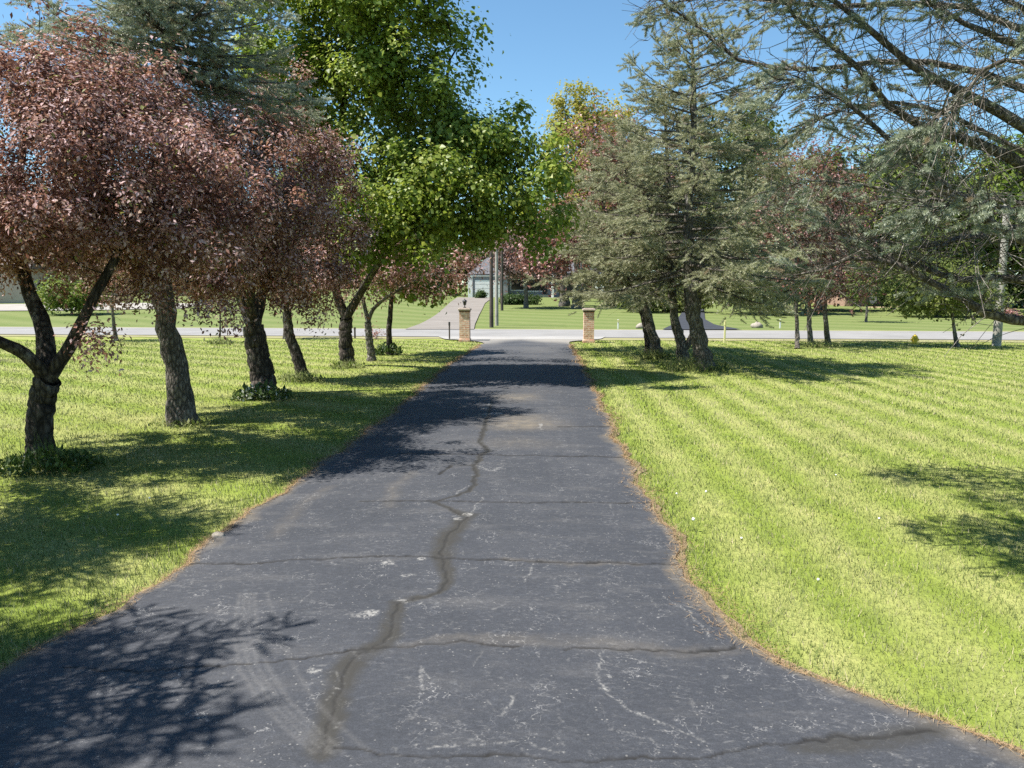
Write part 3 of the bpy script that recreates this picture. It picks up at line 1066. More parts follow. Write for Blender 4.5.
def spruce(name, label, base, trunk, r0, z0, prof, nbr, seed, leafm, bark=None, sl=.2, nn=26, nl=.028, nw=.0045, tw_gap=.12, sp_gap=.09, e0=(-.1, .45), droop=.35, lift=.3, bare=.12, tint=(.5, .2), cat="spruce tree", group=None, extra=(), azc=None, dens=1.0, inner=.25):
    rng = np.random.default_rng(seed)
    base = np.array(base, float)
    th = thing(name, base, label, cat, group)
    V, Fc, SP, SD = [], [], [], []
    c = curve(trunk, 34)
    top = c[-1][2]
    tt = np.linspace(0, 1, 34)
    tube(c + rng.normal(0, .05, c.shape) * r0 * (tt > 0)[:, None], r0 * (1 - tt) ** .75 + .008, 14, V, Fc, .09, rng, .22)
    for pts, ra, rb in extra:
        q = curve(pts, 14)
        tube(q, np.linspace(ra, rb, 14), 12, V, Fc, .08, rng)
    for k in range(nbr):
        g = (k + rng.random()) / nbr
        z = z0 + (top - z0 - .15) * g ** 1.05
        i = np.searchsorted(c[:, 2], z)
        i = min(max(i, 1), 33)
        f = (z - c[i - 1][2]) / (c[i][2] - c[i - 1][2] + 1e-9)
        p = c[i - 1] * (1 - f) + c[i] * f
        az = k * 2.399 + rng.normal(0, .35)
        L = prof(g, az) * rng.uniform(.7, 1.12)
        el = e0[0] * (1 - g) + e0[1] * g + rng.normal(0, .08)
        spruce_branch(rng, p, az, L, el, droop * (1 - .6 * g), lift, r0 * .22 * (1 - .6 * g), V, Fc, SP, SD, tw_gap, sp_gap, inner, .0035, bare, dens=dens)
    SP.append(c[-1] - UP * .05)
    SD.append(UP)
    mesh_np("trunk", np.concatenate(V) - base, np.concatenate(Fc), 4, bark or B_SPRUCE, th, smooth_shade=True)
    SP, SD = np.array(SP), np.array(SD)
    out_v, out_f, out_t, b = [], [], [], 0
    kind = rng.integers(0, 3, len(SP))
    tn = np.clip(rng.normal(tint[0], tint[1], len(SP)), 0, 1)
    for j in range(3):
        T = sprig_template(rng, sl, nn, nl, nw)
        m = kind == j
        v, f_, t_ = place_sprigs(rng, SP[m], SD[m], T, rng.uniform(.7, 1.25, m.sum()), tn[m])
        out_v.append(v)
        out_f.append(f_ + b)
        out_t.append(t_)
        b += len(v)
    mesh_np("crown", np.concatenate(out_v) - base, np.concatenate(out_f), 3, leafm, th, fattrs=dict(tint=np.concatenate(out_t)))
    return th


# ------------------------------------------------------------------ trees on this side, along the drive
def blob(px, py, Y, rpx, rpz, ry=None, w=None):
    """crown lobe seen at a pixel, at forward distance Y, radii in pixels across and up"""
    k = Y / F
    r = (rpx * k, ry if ry is not None else rpx * k, rpz * k)
    return (A(px, py, Y), r) if w is None else (A(px, py, Y), r, w)


# nearest crabapple with its three limbs
b = G(42, 462)
fk = A(48, 378, b[1])
deciduous("crabapple_tree", "nearest pink and bronze crabapple, low trunk forking into three limbs above tall weeds", "crabapple tree", b,
          [([b, A(40, 430, b[1]), A(43, 400, b[1]), fk], .125, .115, .035, .5),
           ([fk, A(22, 352, b[1] - .2), A(-25, 325, b[1] - .4), A(-60, 250, b[1] - .6)], .075, .03, .05, 0),
           ([fk, A(44, 330, b[1] + .2), A(27, 285, b[1] + .4), A(15, 215, b[1] + .5), A(25, 140, b[1] + .4)], .095, .03, .05, 0),
           ([fk, A(68, 350, b[1]), A(92, 302, b[1]), A(125, 240, b[1] + .1), A(150, 170, b[1] + .2)], .072, .025, .05, 0)],
          [blob(20, 180, 7.7, 120, 110, 1.5), blob(105, 190, 7.6, 95, 95, 1.4), blob(70, 115, 7.9, 90, 55, 1.2), blob(150, 235, 7.4, 70, 55, 1.0), blob(-60, 220, 7.4, 80, 80, 1.2), blob(60, 250, 7.4, 110, 45, 1.3), blob(165, 170, 7.6, 60, 60, 1.0), blob(15, 265, 7.0, 60, 40, .8)],
          101, 600, 145, .040, .085, LEAF_OVAL, M_CRAB, B_CRAB, (.40, .3), .0035, None, crab_tint(.45), lumps=105, lr=.26)

# blue spruce with the leaning bare trunk
b = G(182, 424)
Yb = b[1]
spruce("blue_spruce", "blue grey spruce with rough bare trunk leaning left, crown above the nearest crabapples", b,
       [b, A(176, 370, Yb), A(163, 300, Yb), A(158, 220, Yb), A(166, 120, Yb), A(170, 30, Yb), A(172, -60, Yb)], .155, 4.25,
       lambda g, az: 1.8 * (1 - g) ** .9 + .25, 60, 102, M_BLUE, sl=.17, nn=60, nl=.040, nw=.0085, tw_gap=.10, sp_gap=.10, tint=(.6, .22), inner=.06, droop=.3, bare=.06)

# crabapple with the dark heavy trunk
b = G(264, 394)
fk = A(254, 326, b[1])
deciduous("crabapple_tree", "bronze and pink crabapple with thick dark trunk, white flowered plant at its base", "crabapple tree", b,
          [([b, A(262, 370, b[1]), A(257, 345, b[1]), fk], .20, .165, .035, .4),
           ([fk, A(243, 300, b[1]), A(232, 270, b[1] - .2), A(205, 215, b[1] - .5), A(180, 150, b[1] - .5)], .12, .03, .05, 0),
           ([fk, A(262, 295, b[1] + .1), A(275, 260, b[1] + .2), A(290, 210, b[1] + .3), A(280, 140, b[1] + .3)], .11, .03, .05, 0),
           ([fk, A(250, 300, b[1] - .3), A(255, 260, b[1] - .8), A(240, 190, b[1] - 1.1)], .09, .03, .05, 0)],
          [blob(190, 200, 10.7, 110, 100, 1.7), blob(255, 210, 11.1, 90, 85, 1.6), blob(205, 135, 11.1, 95, 50, 1.4), blob(300, 240, 11.3, 55, 60, 1.2), blob(170, 255, 10.1, 80, 45, 1.3), blob(250, 265, 10.7, 90, 40, 1.3), blob(110, 165, 11.1, 60, 70, 1.3), blob(235, 150, 10.7, 75, 50, 1.3), blob(310, 195, 11.1, 42, 45, 1.1)],
          103, 560, 150, .046, .10, LEAF_OVAL, M_CRAB, B_CRAB, (.34, .28), .004, None, crab_tint(.5), lumps=84, lr=.27)

# leaning thin crabapple
b = G(304, 379)
fk = A(287, 312, b[1])
deciduous("crabapple_tree", "purple crabapple whose slim mottled trunk leans left out of rough grass", "crabapple tree", b,
          [([b, A(298, 358, b[1]), A(290, 335, b[1]), fk], .115, .085, .035, .3),
           ([fk, A(288, 280, b[1]), A(296, 245, b[1]), A(300, 200, b[1])], .07, .02, .05, 0),
           ([fk, A(300, 290, b[1]), A(325, 265, b[1] + .1), A(345, 230, b[1] + .1)], .05, .018, .05, 0)],
          [blob(325, 245, 14.1, 42, 55, 1.0), blob(290, 230, 14.3, 45, 55, 1.0), blob(345, 285, 14.2, 30, 30, .7), blob(310, 290, 14.0, 45, 22, .9)],
          104, 190, 90, .057, .12, LEAF_OVAL, M_CRAB, B_CRAB, (.32, .26), .004, None, crab_tint(.55), lumps=22, lr=.26)

# green maple overhanging the drive
b = G(347, 366)
Ym = b[1]
fk = A(346, 318, Ym)
deciduous("maple_tree", "big bright green maple with forked trunk reaching out over the asphalt drive", "maple tree", b,
          [([b, A(346, 345, Ym), fk], .165, .14, .07, .35),
           ([fk, A(335, 285, Ym - .1), A(330, 200, Ym - .9), A(345, 100, Ym - 1.5), A(352, -20, Ym - 1.6), A(360, -110, Ym - 1.6)], .11, .03, .04, 0),
           ([fk, A(362, 290, Ym - .2), A(395, 235, Ym - 1.3), A(430, 160, Ym - 1.9), A(450, 60, Ym - 1.9)], .10, .025, .04, 0),
           ([A(388, 243, Ym - 1.2), A(430, 225, Ym - 2.0), A(480, 205, Ym - 2.3), A(520, 180, Ym - 2.3)], .055, .015, .04, 0),
           ([A(333, 230, Ym - .75), A(300, 150, Ym - 1.2), A(275, 60, Ym - 1.3)], .05, .015, .04, 0)],
          [blob(375, 205, Ym - 2.7, 75, 65, 1.27), blob(452, 194, Ym - 3.1, 66, 36, 1.20), blob(512, 178, Ym - 3.0, 28, 48, 0.75), blob(330, 60, Ym - 2.3, 85, 75, 1.27), blob(420, 110, Ym - 2.6, 60, 75, 1.12), blob(405, 20, Ym - 2.5, 70, 50, 1.12), blob(462, 5, Ym - 2.6, 38, 34, .9), blob(270, 30, Ym - 2.1, 55, 60, 0.98), blob(350, -60, Ym - 2.3, 85, 60, 1.12), blob(485, 125, Ym - 2.7, 34, 34, .8), blob(420, 236, Ym - 2.9, 60, 14, 1.12), blob(528, 205, Ym - 3.0, 24, 40, .8), blob(478, 218, Ym - 3.0, 44, 24, 1.1), blob(365, 215, Ym - 2.4, 40, 40, 1.2), blob(300, 130, Ym - 2.0, 45, 50, 1.1)],
          105, 780, 98, .066, .16, LEAF_BROAD, M_MAPLE, B_CRAB, (.68, .24), .0055, None, None, .6, 0, lumps=95, lr=.36)

# pale barked crabapple beside it, blossoming under the maple
b = G(372, 361)
fk = A(368, 322, b[1])
deciduous("crabapple_tree", "pale barked crabapple under the green maple, low pink sprays reaching over the drive", "crabapple tree", b,
          [([b, A(370, 345, b[1]), fk], .10, .08, .07, .3),
           ([fk, A(374, 308, b[1]), A(395, 292, b[1] - .2), A(430, 275, b[1] - .4), A(470, 268, b[1] - .5)], .055, .012, .05, 0),
           ([fk, A(362, 295, b[1]), A(358, 270, b[1]), A(365, 240, b[1])], .055, .02, .05, 0)],
          [blob(445, 272, b[1] - .4, 38, 18, .9), blob(410, 280, b[1] - .2, 40, 20, .9), blob(365, 265, b[1], 38, 40, 1.1), blob(395, 250, b[1], 45, 30, 1.1), blob(490, 225, b[1] - .6, 26, 22, .7)],
          106, 170, 34, .07, .13, LEAF_OVAL, M_CRAB, B_GREY, (.38, .25), .0045, None, crab_tint(.5))

# straight dark young tree
b = G(390, 355)
fk = A(391, 305, b[1])
deciduous("young_tree", "straight slim dark trunked young tree with yellow green leaves by a round shrub", "young tree", b,
          [([b, A(389, 330, b[1]), fk, A(393, 270, b[1]), A(392, 230, b[1])], .085, .03, .06, .25)],
          [blob(395, 275, b[1], 30, 22, .8), blob(390, 240, b[1], 38, 35, 1.0), blob(430, 285, b[1], 30, 12, .7)],
          107, 130, 22, .10, .16, LEAF_BROAD, M_MAPLE, B_CRAB, (.6, .2), .004)

# tree outside the frame, left: only the tip of a branch shows, its shadow lies on the drive
spruce("blue_spruce", "dark spruce branch tip poking in beside the nearest crabapple, shading the near drive", (-5.3, 2.2, 0),
       [(-5.3, 2.2, 0), (-5.3, 2.2, 2), (-5.3, 2.2, 3.6), (-5.25, 2.2, 4.8)], .15, 2.45,
       lambda g, az: 2.75 * (1 - g) ** .8 + .2, 84, 110, M_DKSPRUCE, sl=.14, nn=60, nl=.032, nw=.007, tw_gap=.075, sp_gap=.065, bare=.06, inner=.1, tint=(.5, .25))

spruce("blue_spruce", "second dark spruce at the edge of view, shading a band of the left lawn", (-5.2, 4.9, 0),
       [(-5.2, 4.9, 0), (-5.2, 4.9, 2), (-5.2, 4.9, 3.6), (-5.2, 4.9, 4.7)], .13, 2.0,
       lambda g, az: 1.35 * (1 - g) ** .6 + .15, 54, 111, M_DKSPRUCE, sl=.16, nn=54, nl=.036, nw=.008, tw_gap=.09, sp_gap=.09, tint=(.5, .25), bare=.05, inner=.05)

# ------------------------------------------------------------------ spruces right of the drive
CL = "spruces clumped right of the drive"
b = G(705, 370)
Yh = b[1]
spruce("spruce_tree", "front thick trunked spruce of the clump right of the drive, grey green ragged crown", b,
       [b, A(699, 340, Yh), A(691, 300, Yh), A(688, 220, Yh), A(694, 120, Yh), A(690, 22, Yh)], .185, 1.75,
       lambda g, az: (2.75 + .35 * math.cos(az)) * (1 - g) ** .62 * (0.75 + .25 * min(1, g * 5)) + .25, 74, 201, M_SPRUCE, sl=.21, nn=50, nl=.052, nw=.0125, tw_gap=.10, sp_gap=.12, e0=(-.15, .5), bare=.2, group=CL, dens=1.0)
b = G(683, 362)
Yi = b[1]
spruce("spruce_tree", "middle spruce of the clump right of the drive, trunk forked near the ground", b,
       [b, A(680, 340, Yi), A(674, 315, Yi), A(670, 260, Yi), A(668, 180, Yi), A(664, 95, Yi)], .135, 2.0,
       lambda g, az: (2.6 - .3 * math.cos(az)) * (1 - g) ** .6 + .2, 58, 202, M_SPRUCE, sl=.22, nn=48, nl=.055, nw=.0135, tw_gap=.14, sp_gap=.14, bare=.2, group=CL,
       extra=[([A(682, 352, Yi), A(690, 340, Yi), A(696, 325, Yi), A(700, 295, Yi), A(712, 240, Yi)], .10, .05)])
b = G(658, 357)
Yj = b[1]
spruce("spruce_tree", "rear spruce of the clump right of the drive, mottled trunk leaning left", b,
       [b, A(654, 340, Yj), A(648, 318, Yj), A(644, 290, Yj), A(632, 220, Yj), A(622, 138, Yj)], .135, 2.2,
       lambda g, az: (2.25 - .3 * math.cos(az)) * (1 - g) ** .6 + .2, 54, 203, M_SPRUCE, sl=.22, nn=48, nl=.055, nw=.0135, tw_gap=.14, sp_gap=.14, bare=.18, group=CL)

# crimson crabapple behind the clump
b = G(648, 353)
Yl = b[1]
deciduous("crabapple_tree", "crimson pink crabapple behind the spruce clump, reaching over the brick gate pillar", "crabapple tree", b,
          [([b, A(647, 335, Yl), A(640, 305, Yl), A(620, 265, Yl)], .10, .08, .07, .3),
           ([A(628, 280, Yl), A(595, 250, Yl + .2), A(560, 245, Yl + .3), A(530, 250, Yl + .3)], .05, .015, .05, 0),
           ([A(620, 265, Yl), A(605, 210, Yl), A(590, 160, Yl)], .06, .015, .05, 0)],
          [blob(560, 246, Yl + .5, 52, 17, 1.2), blob(585, 190, Yl + .8, 40, 55, 1.3), blob(625, 200, Yl + .8, 55, 70, 1.4), blob(600, 240, Yl + .4, 60, 22, 1.3), blob(640, 160, Yl + .8, 40, 40, 1.0)],
          204, 420, 24, .10, .18, LEAF_OVAL, M_CRIMSON, B_CRAB, (.45, .25), .0045, lumps=40, lr=.35)

# two-stemmed crabapple near the road
b = G(811, 346)
Yk = b[1]
b2 = G(828, 345)
deciduous("crabapple_tree", "two stemmed reddish crabapple near the road with tangled grey twigs", "crabapple tree", b,
          [([b, A(809, 325, Yk), A(809, 305, Yk), A(806, 270, Yk), A(800, 220, Yk)], .085, .03, .07, .25),
           ([b2, A(826, 325, Yk), A(825, 305, Yk), A(832, 265, Yk), A(840, 210, Yk)], .085, .03, .07, .25),
           ([A(825, 300, Yk), A(845, 290, Yk), A(868, 285, Yk)], .03, .012, .05, 0)],
          [blob(820, 200, Yk + .3, 55, 70, 1.5), blob(780, 240, Yk + .3, 45, 45, 1.3), blob(850, 240, Yk, 38, 50, 1.2), blob(825, 280, Yk - .4, 58, 22, 1.3), blob(800, 165, Yk + .3, 40, 30, 1.0)],
          205, 430, 17, .10, .2, LEAF_OVAL, M_CRIMSON, B_GREY, (.32, .24), .006)
spruce("spruce_tree", "pale grey green spruce sprays mixed into the two stemmed crabapple near the road", G(797, 349),
       [G(797, 349), A(797, 330, Yk - .9), A(796, 290, Yk - .9), A(795, 200, Yk - .9), A(796, 170, Yk - .9)], .06, 2.0,
       lambda g, az: 1.9 * (1 - g) ** .6 + .2, 30, 206, M_SPRUCE, sl=.22, nn=40, nl=.055, nw=.014, tw_gap=.18, sp_gap=.16, bare=.3, tint=(.6, .2))

# ------------------------------------------------------------------ the big spruce outside the frame, right: long ragged limbs cross the view
def near_spruce():
    rng = np.random.default_rng(300)
    tx, ty = 5.5, 5.4
    base = np.array([tx, ty, 0.0])
    th = thing("blue_spruce", base, "huge ragged blue spruce whose long bare limbs slant in above the sunlit lawn", "spruce tree")
    V, Fc, SP, SD = [], [], [], []
    c = curve([(tx, ty, 0), (tx + .05, ty, 3), (tx, ty + .05, 6), (tx, ty, 10.5)], 30)
    tube(c, .3 * (1 - np.linspace(0, 1, 30)) ** .7 + .015, 16, V, Fc, .08, rng, .35)
    # limbs drawn where they cross the view: (pixel, distance) points from trunk side to tip, start radius
    limbs = [
        ([(1180, 250, 6.3), (1030, 128, 6.2), (955, 90, 6.1), (890, 45, 6.0), (840, 8, 5.9), (800, -30, 5.8)], .062),
        ([(1180, 265, 6.5), (1024, 168, 6.4), (960, 142, 6.4), (905, 120, 6.4), (850, 62, 6.3), (795, 10, 6.3), (770, -18, 6.3)], .058),
        ([(1180, 190, 6.4), (1040, 60, 6.4), (970, 25, 6.4), (920, -5, 6.4)], .06),
        ([(1180, 120, 6.6), (1030, 15, 6.7), (950, -25, 6.7)], .05),
        ([(1150, 300, 6.0), (1005, 230, 5.6), (950, 190, 5.5), (905, 150, 5.45), (860, 112, 5.4), (815, 88, 5.4), (775, 80, 5.4)], .036),
        ([(1150, 330, 6.6), (1024, 318, 6.0), (975, 305, 5.9), (930, 282, 5.9), (890, 262, 5.95), (845, 262, 6.0), (800, 275, 6.0)], .046),
        ([(1150, 285, 6.3), (1015, 280, 6.2), (950, 277, 6.2), (905, 262, 6.2), (860, 240, 6.2), (830, 222, 6.2)], .040),
        ([(1180, 250, 7.0), (1040, 230, 6.6), (960, 240, 6.4), (925, 248, 6.3), (880, 258, 6.2)], .038),
        ([(1170, 220, 7.2), (1020, 150, 7.4), (930, 108, 7.5), (860, 105, 7.6), (790, 130, 7.7)], .04),
        ([(1170, 150, 7.4), (1000, 80, 7.6), (900, 60, 7.8), (800, 70, 7.9), (730, 55, 8.0), (690, 20, 8.0), (655, -5, 8.0)], .042),
        ([(1170, 140, 6.8), (1000, 20, 7.4), (900, 5, 7.8), (800, 5, 8.0), (720, -5, 8.2), (650, 8, 8.3)], .04),
        ([(1170, 240, 7.4), (1000, 200, 8.0), (900, 190, 8.4), (820, 180, 8.6), (760, 195, 8.7)], .04),
        ([(1160, 270, 5.6), (1020, 215, 5.0), (960, 200, 4.9), (920, 205, 4.85)], .025),
        ([(1160, 90, 5.6), (1020, 60, 5.0), (960, 100, 4.9), (915, 135, 4.9)], .022),
    ]
    for k, (pts, r_) in enumerate(limbs):
        P = [A(q[0], q[1], q[2] * .8) for q in pts]
        st_ = np.array([tx, ty, P[0][2] - .15])
        spruce_branch(rng, None, 0, 1, 0, 0, 0, r_ * .95, V, Fc, SP, SD, .085, .10, .36 if k not in (9, 10) else .45, .0035, .88 if k in (5, 6, 7) else (.62 if k < 4 else .42), endpt=[st_] + P, dens=.55, lmax=.4, twup=.22 if k in (5, 6, 7) else -.12)
    # boughs above the picture that throw the shadow on the near lawn
    for e in ([(3.6, 5.2, 4.1), (1.9, 5.0, 4.35), (.3, 4.85, 4.4)], [(3.4, 4.8, 3.9), (2.0, 4.4, 4.1), (.75, 4.1, 4.1)], [(3.6, 5.4, 4.4), (2.2, 5.6, 4.7), (1.0, 5.5, 4.75)], [(3.9, 4.5, 3.4), (3.0, 3.9, 3.4), (2.2, 3.4, 3.3)]):
        spruce_branch(rng, None, 0, 1, 0, 0, 0, .05, V, Fc, SP, SD, .07, .08, .3, .0035, .12, endpt=[(tx, ty, e[0][2] - .3)] + e, dens=1.0, lmax=.5)
    for k in range(40):     # the rest of the crown, mostly out of the picture
        g = (k + rng.random()) / 40
        z = 1.6 + 8.6 * g
        az = k * 2.399
        hx, hy = math.cos(az), math.sin(az)
        if (hx < .25 and hy > -.9 and z < 7.0) or (z < 3.2 and hx < .7):
            continue
        L = (3.4 * (1 - g) ** .7 + .3) * rng.uniform(.8, 1.1)
        spruce_branch(rng, np.array([tx, ty, z]), az, L, -.05 + .4 * g, .3, .25, .04, V, Fc, SP, SD, .13, .1, .3, .004, .2)
    # bare hooked twigs
    mesh_np("trunk", np.concatenate(V) - base, np.concatenate(Fc), 4, B_SPRUCE, th, smooth_shade=True)
    SP, SD = np.array(SP), np.array(SD)
    kind = rng.integers(0, 3, len(SP))
    tn = np.clip(rng.normal(.55, .22, len(SP)), 0, 1)
    ov, of, ot, b_ = [], [], [], 0
    for j in range(3):
        T = sprig_template(rng, .11, 100, .030, .0056)
        m = kind == j
        v, f_, t_ = place_sprigs(rng, SP[m], SD[m], T, rng.uniform(.7, 1.2, m.sum()), tn[m])
        ov.append(v); of.append(f_ + b_); ot.append(t_)
        b_ += len(v)
    mesh_np("crown", np.concatenate(ov) - base, np.concatenate(of), 3, M_BLUE, th, fattrs=dict(tint=np.concatenate(ot)))
    # pale dead twigs, a part of their own look
    TV, TF = [], []
    for k4, (pts, r_) in enumerate(limbs):
        c = curve([A(q[0], q[1], q[2] * .8) for q in pts], 60)
        for k in range(34):
            p = c[rng.integers(4, 58)]
            d = rng.normal(0, 1, 3)
            d[2] -= .25 if k4 < 4 else -.05
            d[0] -= .4
            if p[2] < 2.1:
                d[2] = abs(d[2]) * .6
            d /= np.linalg.norm(d)
            l = rng.uniform(.15, .5)
            q = p + d * (l * np.linspace(0, 1, 5))[:, None] + np.outer(np.linspace(0, 1, 5) ** 2, rng.normal(0, .3, 3) * l)
            tube(q, np.linspace(.0042, .0018, 5), 3, TV, TF)
            for _ in range(3):
                a = q[rng.integers(1, 5)]
                e = a + (d + rng.normal(0, .8, 3)) * rng.uniform(.05, .2)
                tube(np.array([a, (a + e) / 2 + rng.normal(0, .01, 3), e]), [.0024, .0019, .0013], 3, TV, TF)
    tag(mesh_np("dead_twigs", np.concatenate(TV) - base, np.concatenate(TF), 4, B_TWIG, th, smooth_shade=True), kind='stuff')


near_spruce()

# ------------------------------------------------------------------ small trees on the lawns by the road
def small_tree(name, label, px, py, lean, cblobs, seed, leafm, bark, r=.07, N=90, per=14, size=.1, tint=(.45, .2), special=None, tmpl=LEAF_OVAL, cat="small tree", topz=None, fork=None):
    b = G(px, py)
    Y = b[1]
    f1 = A(px + lean[0], lean[1], Y)
    f2 = A(px + lean[2], lean[3], Y)
    return deciduous(name, label, cat, b, [([b, f1, f2], r, r * .35, .07, .3)], [blob(x, y, Y, rx, rz, max(.5, rx * Y / F)) for x, y, rx, rz in cblobs], seed, N, per, size, .16, tmpl, leafm, bark, tint, .004, None, special)


small_tree("young_crabapple", "small crabapple with straight stem standing near the pale road behind the nearest crabapple", 116, 341, (-3, 315, -4, 285), [(112, 285, 32, 22), (100, 262, 30, 20)], 401, M_CRAB, B_GREY, .07, 110, 16, .09, (.35, .25), crab_tint(.4))
small_tree("young_tree", "thin young tree almost leafless with twiggy top between the two dark trunks", 220, 343, (0, 315, -2, 280), [(215, 292, 24, 22)], 402, M_MAUVE, B_GREY, .035, 110, 3, .07)
small_tree("young_tree", "thin stemmed tree half hidden behind the slim leaning trunk near the road", 285, 339, (0, 320, 0, 295), [(285, 285, 22, 22)], 403, M_CRAB, B_GREY, .07, 70, 12, .1, (.35, .2), crab_tint(.3))
small_tree("pine_sapling", "small yellow green conifer with bent grey stem beside the grey utility pole", 957, 347, (-3, 328, -6, 300), [(945, 285, 42, 20), (925, 300, 28, 10), (970, 300, 26, 12)], 404, M_FARGREEN, B_GREY, .07, 150, 22, .09, (.7, .2), tmpl=LEAF_CLUMP, cat="conifer")
small_tree("bush_sapling", "little reddish bush beside the pale barked crabapple near the road", 376, 339, (1, 336, 2, 333), [(377, 335, 7, 5)], 405, M_CRIMSON, B_GREY, .015, 20, 10, .07, cat="bush")

# ------------------------------------------------------------------ across the road
def far_tree(name, label, px, Y, x_blobs, seed, leafm, bark=None, r=.18, N=150, per=26, size=.22, sig=.35, tint=(.5, .22), fork=.35, cat="tree", group=None, tip=.012, lean=0.0, special=None, tmpl=LEAF_CLUMP, sparse=0.0):
    x = Xat(px, Y)
    b = np.array([x, Y, gz(x, Y)])
    zt = max(A(q[0], q[1] - q[3], Y)[2] for q in x_blobs)
    m = np.array([x + lean * .4, Y, b[2] + (zt - b[2]) * fork])
    t_ = np.array([x + lean, Y, b[2] + (zt - b[2]) * .85])
    bl = [blob(q[0], q[1], Y + (q[4] if len(q) > 4 else 0), q[2], q[3]) for q in x_blobs]
    return deciduous(name, label, cat, b, [([b, m, t_], r, r * .3, .06, .3)], bl, seed, N, per, size, sig, tmpl, leafm, bark or B_GREY, tint, tip, group, special, sparse=sparse, rmin=.006)


far_tree("poplar_tree", "tall yellow green spring tree rising highest behind the crimson crabapple", 583, 78, [(583, 170, 36, 75), (575, 110, 20, 28), (560, 150, 22, 45), (600, 200, 35, 60)], 501, M_LIME, N=420, per=22, size=.24, r=.3, sparse=1.2)
far_tree("poplar_tree", "second yellow spring tree, shorter and goldener, next to the tallest one", 612, 84, [(612, 150, 24, 55), (618, 120, 12, 25), (622, 190, 30, 70)], 502, M_LIME, N=260, per=20, size=.24, r=.25, tint=(.8, .2), sparse=1.2)
far_tree("redbud_tree", "dusky mauve flowering tree on many thin stems in front of the grey house", 526, 62, [(524, 255, 34, 24), (540, 265, 26, 14), (508, 265, 16, 14)], 503, M_MAUVE, N=200, per=16, size=.2, r=.2, fork=.3)
for k, (px, Yy, lab) in enumerate([(564, 66, "left one of two pale thick trunked spruces before the grey house"), (577, 62, "right one of two pale thick trunked spruces before the grey house")]):
    x = Xat(px, Yy)
    zb = gz(x, Yy)
    spruce("spruce_tree", lab, (x, Yy, zb), [(x, Yy, zb), (x, Yy, zb + 3), (x, Yy, zb + 8)], .42, zb + 4.2, lambda g, az: 3.2 * (1 - g) ** .6 + .5, 40, 510 + k, M_SPRUCE, bark=B_GREY, sl=.5, nn=14, nl=.17, nw=.05, tw_gap=.4, sp_gap=.28, tint=(.6, .2), group="pair of spruces before the grey house")
far_tree("birch_shrub", "yellow green bush low beside the dark drive behind the spruce clump", 665, 55, [(655, 298, 30, 12), (685, 300, 25, 10), (640, 302, 15, 8)], 505, M_FARGREEN, N=160, per=24, size=.16, r=.08, tint=(.85, .15), cat="bush", sig=.25)
far_tree("dark_shrub", "dark rounded shrub at the blue grey end of the house", 628, 66, [(628, 292, 18, 13), (618, 298, 10, 8)], 506, M_SHRUB, N=120, per=24, size=.2, r=.1, tint=(.25, .12), cat="shrub")
far_tree("shade_tree", "grey green tree with wide flaring trunk across the road behind the clump", 765, 52, [(765, 265, 52, 38), (740, 285, 28, 16), (790, 285, 30, 16), (765, 220, 40, 40)], 507, M_SPRUCE, N=300, per=24, size=.22, r=.42, tint=(.55, .2), fork=.25)
far_tree("shade_tree", "dark purple leaved tree behind the two stemmed crabapple across the road", 818, 58, [(815, 275, 45, 22), (828, 245, 28, 36)], 508, M_MAUVE, N=200, per=24, size=.22, r=.3, tint=(.2, .2), fork=.25)
far_tree("young_tree", "thin staked young tree on the far verge before the brown roofed house", 866, 41, [(866, 282, 16, 14), (864, 265, 10, 12)], 509, M_FARGREEN, N=70, per=16, size=.12, r=.06, tint=(.6, .2), fork=.5, cat="young tree")
far_tree("arborvitae", "narrow green evergreen against the corner of the brown roofed house", 893, 57, [(893, 285, 10, 22), (893, 265, 7, 15)], 511, M_FARGREEN, N=120, per=26, size=.16, r=.15, tint=(.55, .2), fork=.3, cat="evergreen")
far_tree("oak_tree", "wide trunked green tree right of the brown roofed house", 908, 58, [(926, 262, 26, 28), (945, 235, 40, 40)], 512, M_FARGREEN, N=240, per=26, size=.22, r=.5, tint=(.5, .22), fork=.3)
far_tree("spruce_tree", "low yellow green conifer on the bark circle across the road", 938, 48, [(940, 290, 38, 20), (910, 300, 18, 8), (970, 300, 22, 10)], 513, M_FARGREEN, N=200, per=26, size=.16, r=.2, tint=(.75, .2), fork=.3, cat="conifer", sig=.28)
far_tree("barberry_shrub", "small crimson shrub by the far lawn past the grey utility pole", 1010, 48, [(1008, 316, 9, 5), (1016, 318, 7, 4)], 514, M_CRIMSON, N=50, per=20, size=.1, r=.04, tint=(.7, .15), cat="shrub", sig=.15)
WOOD = "trees of the wood behind the houses"
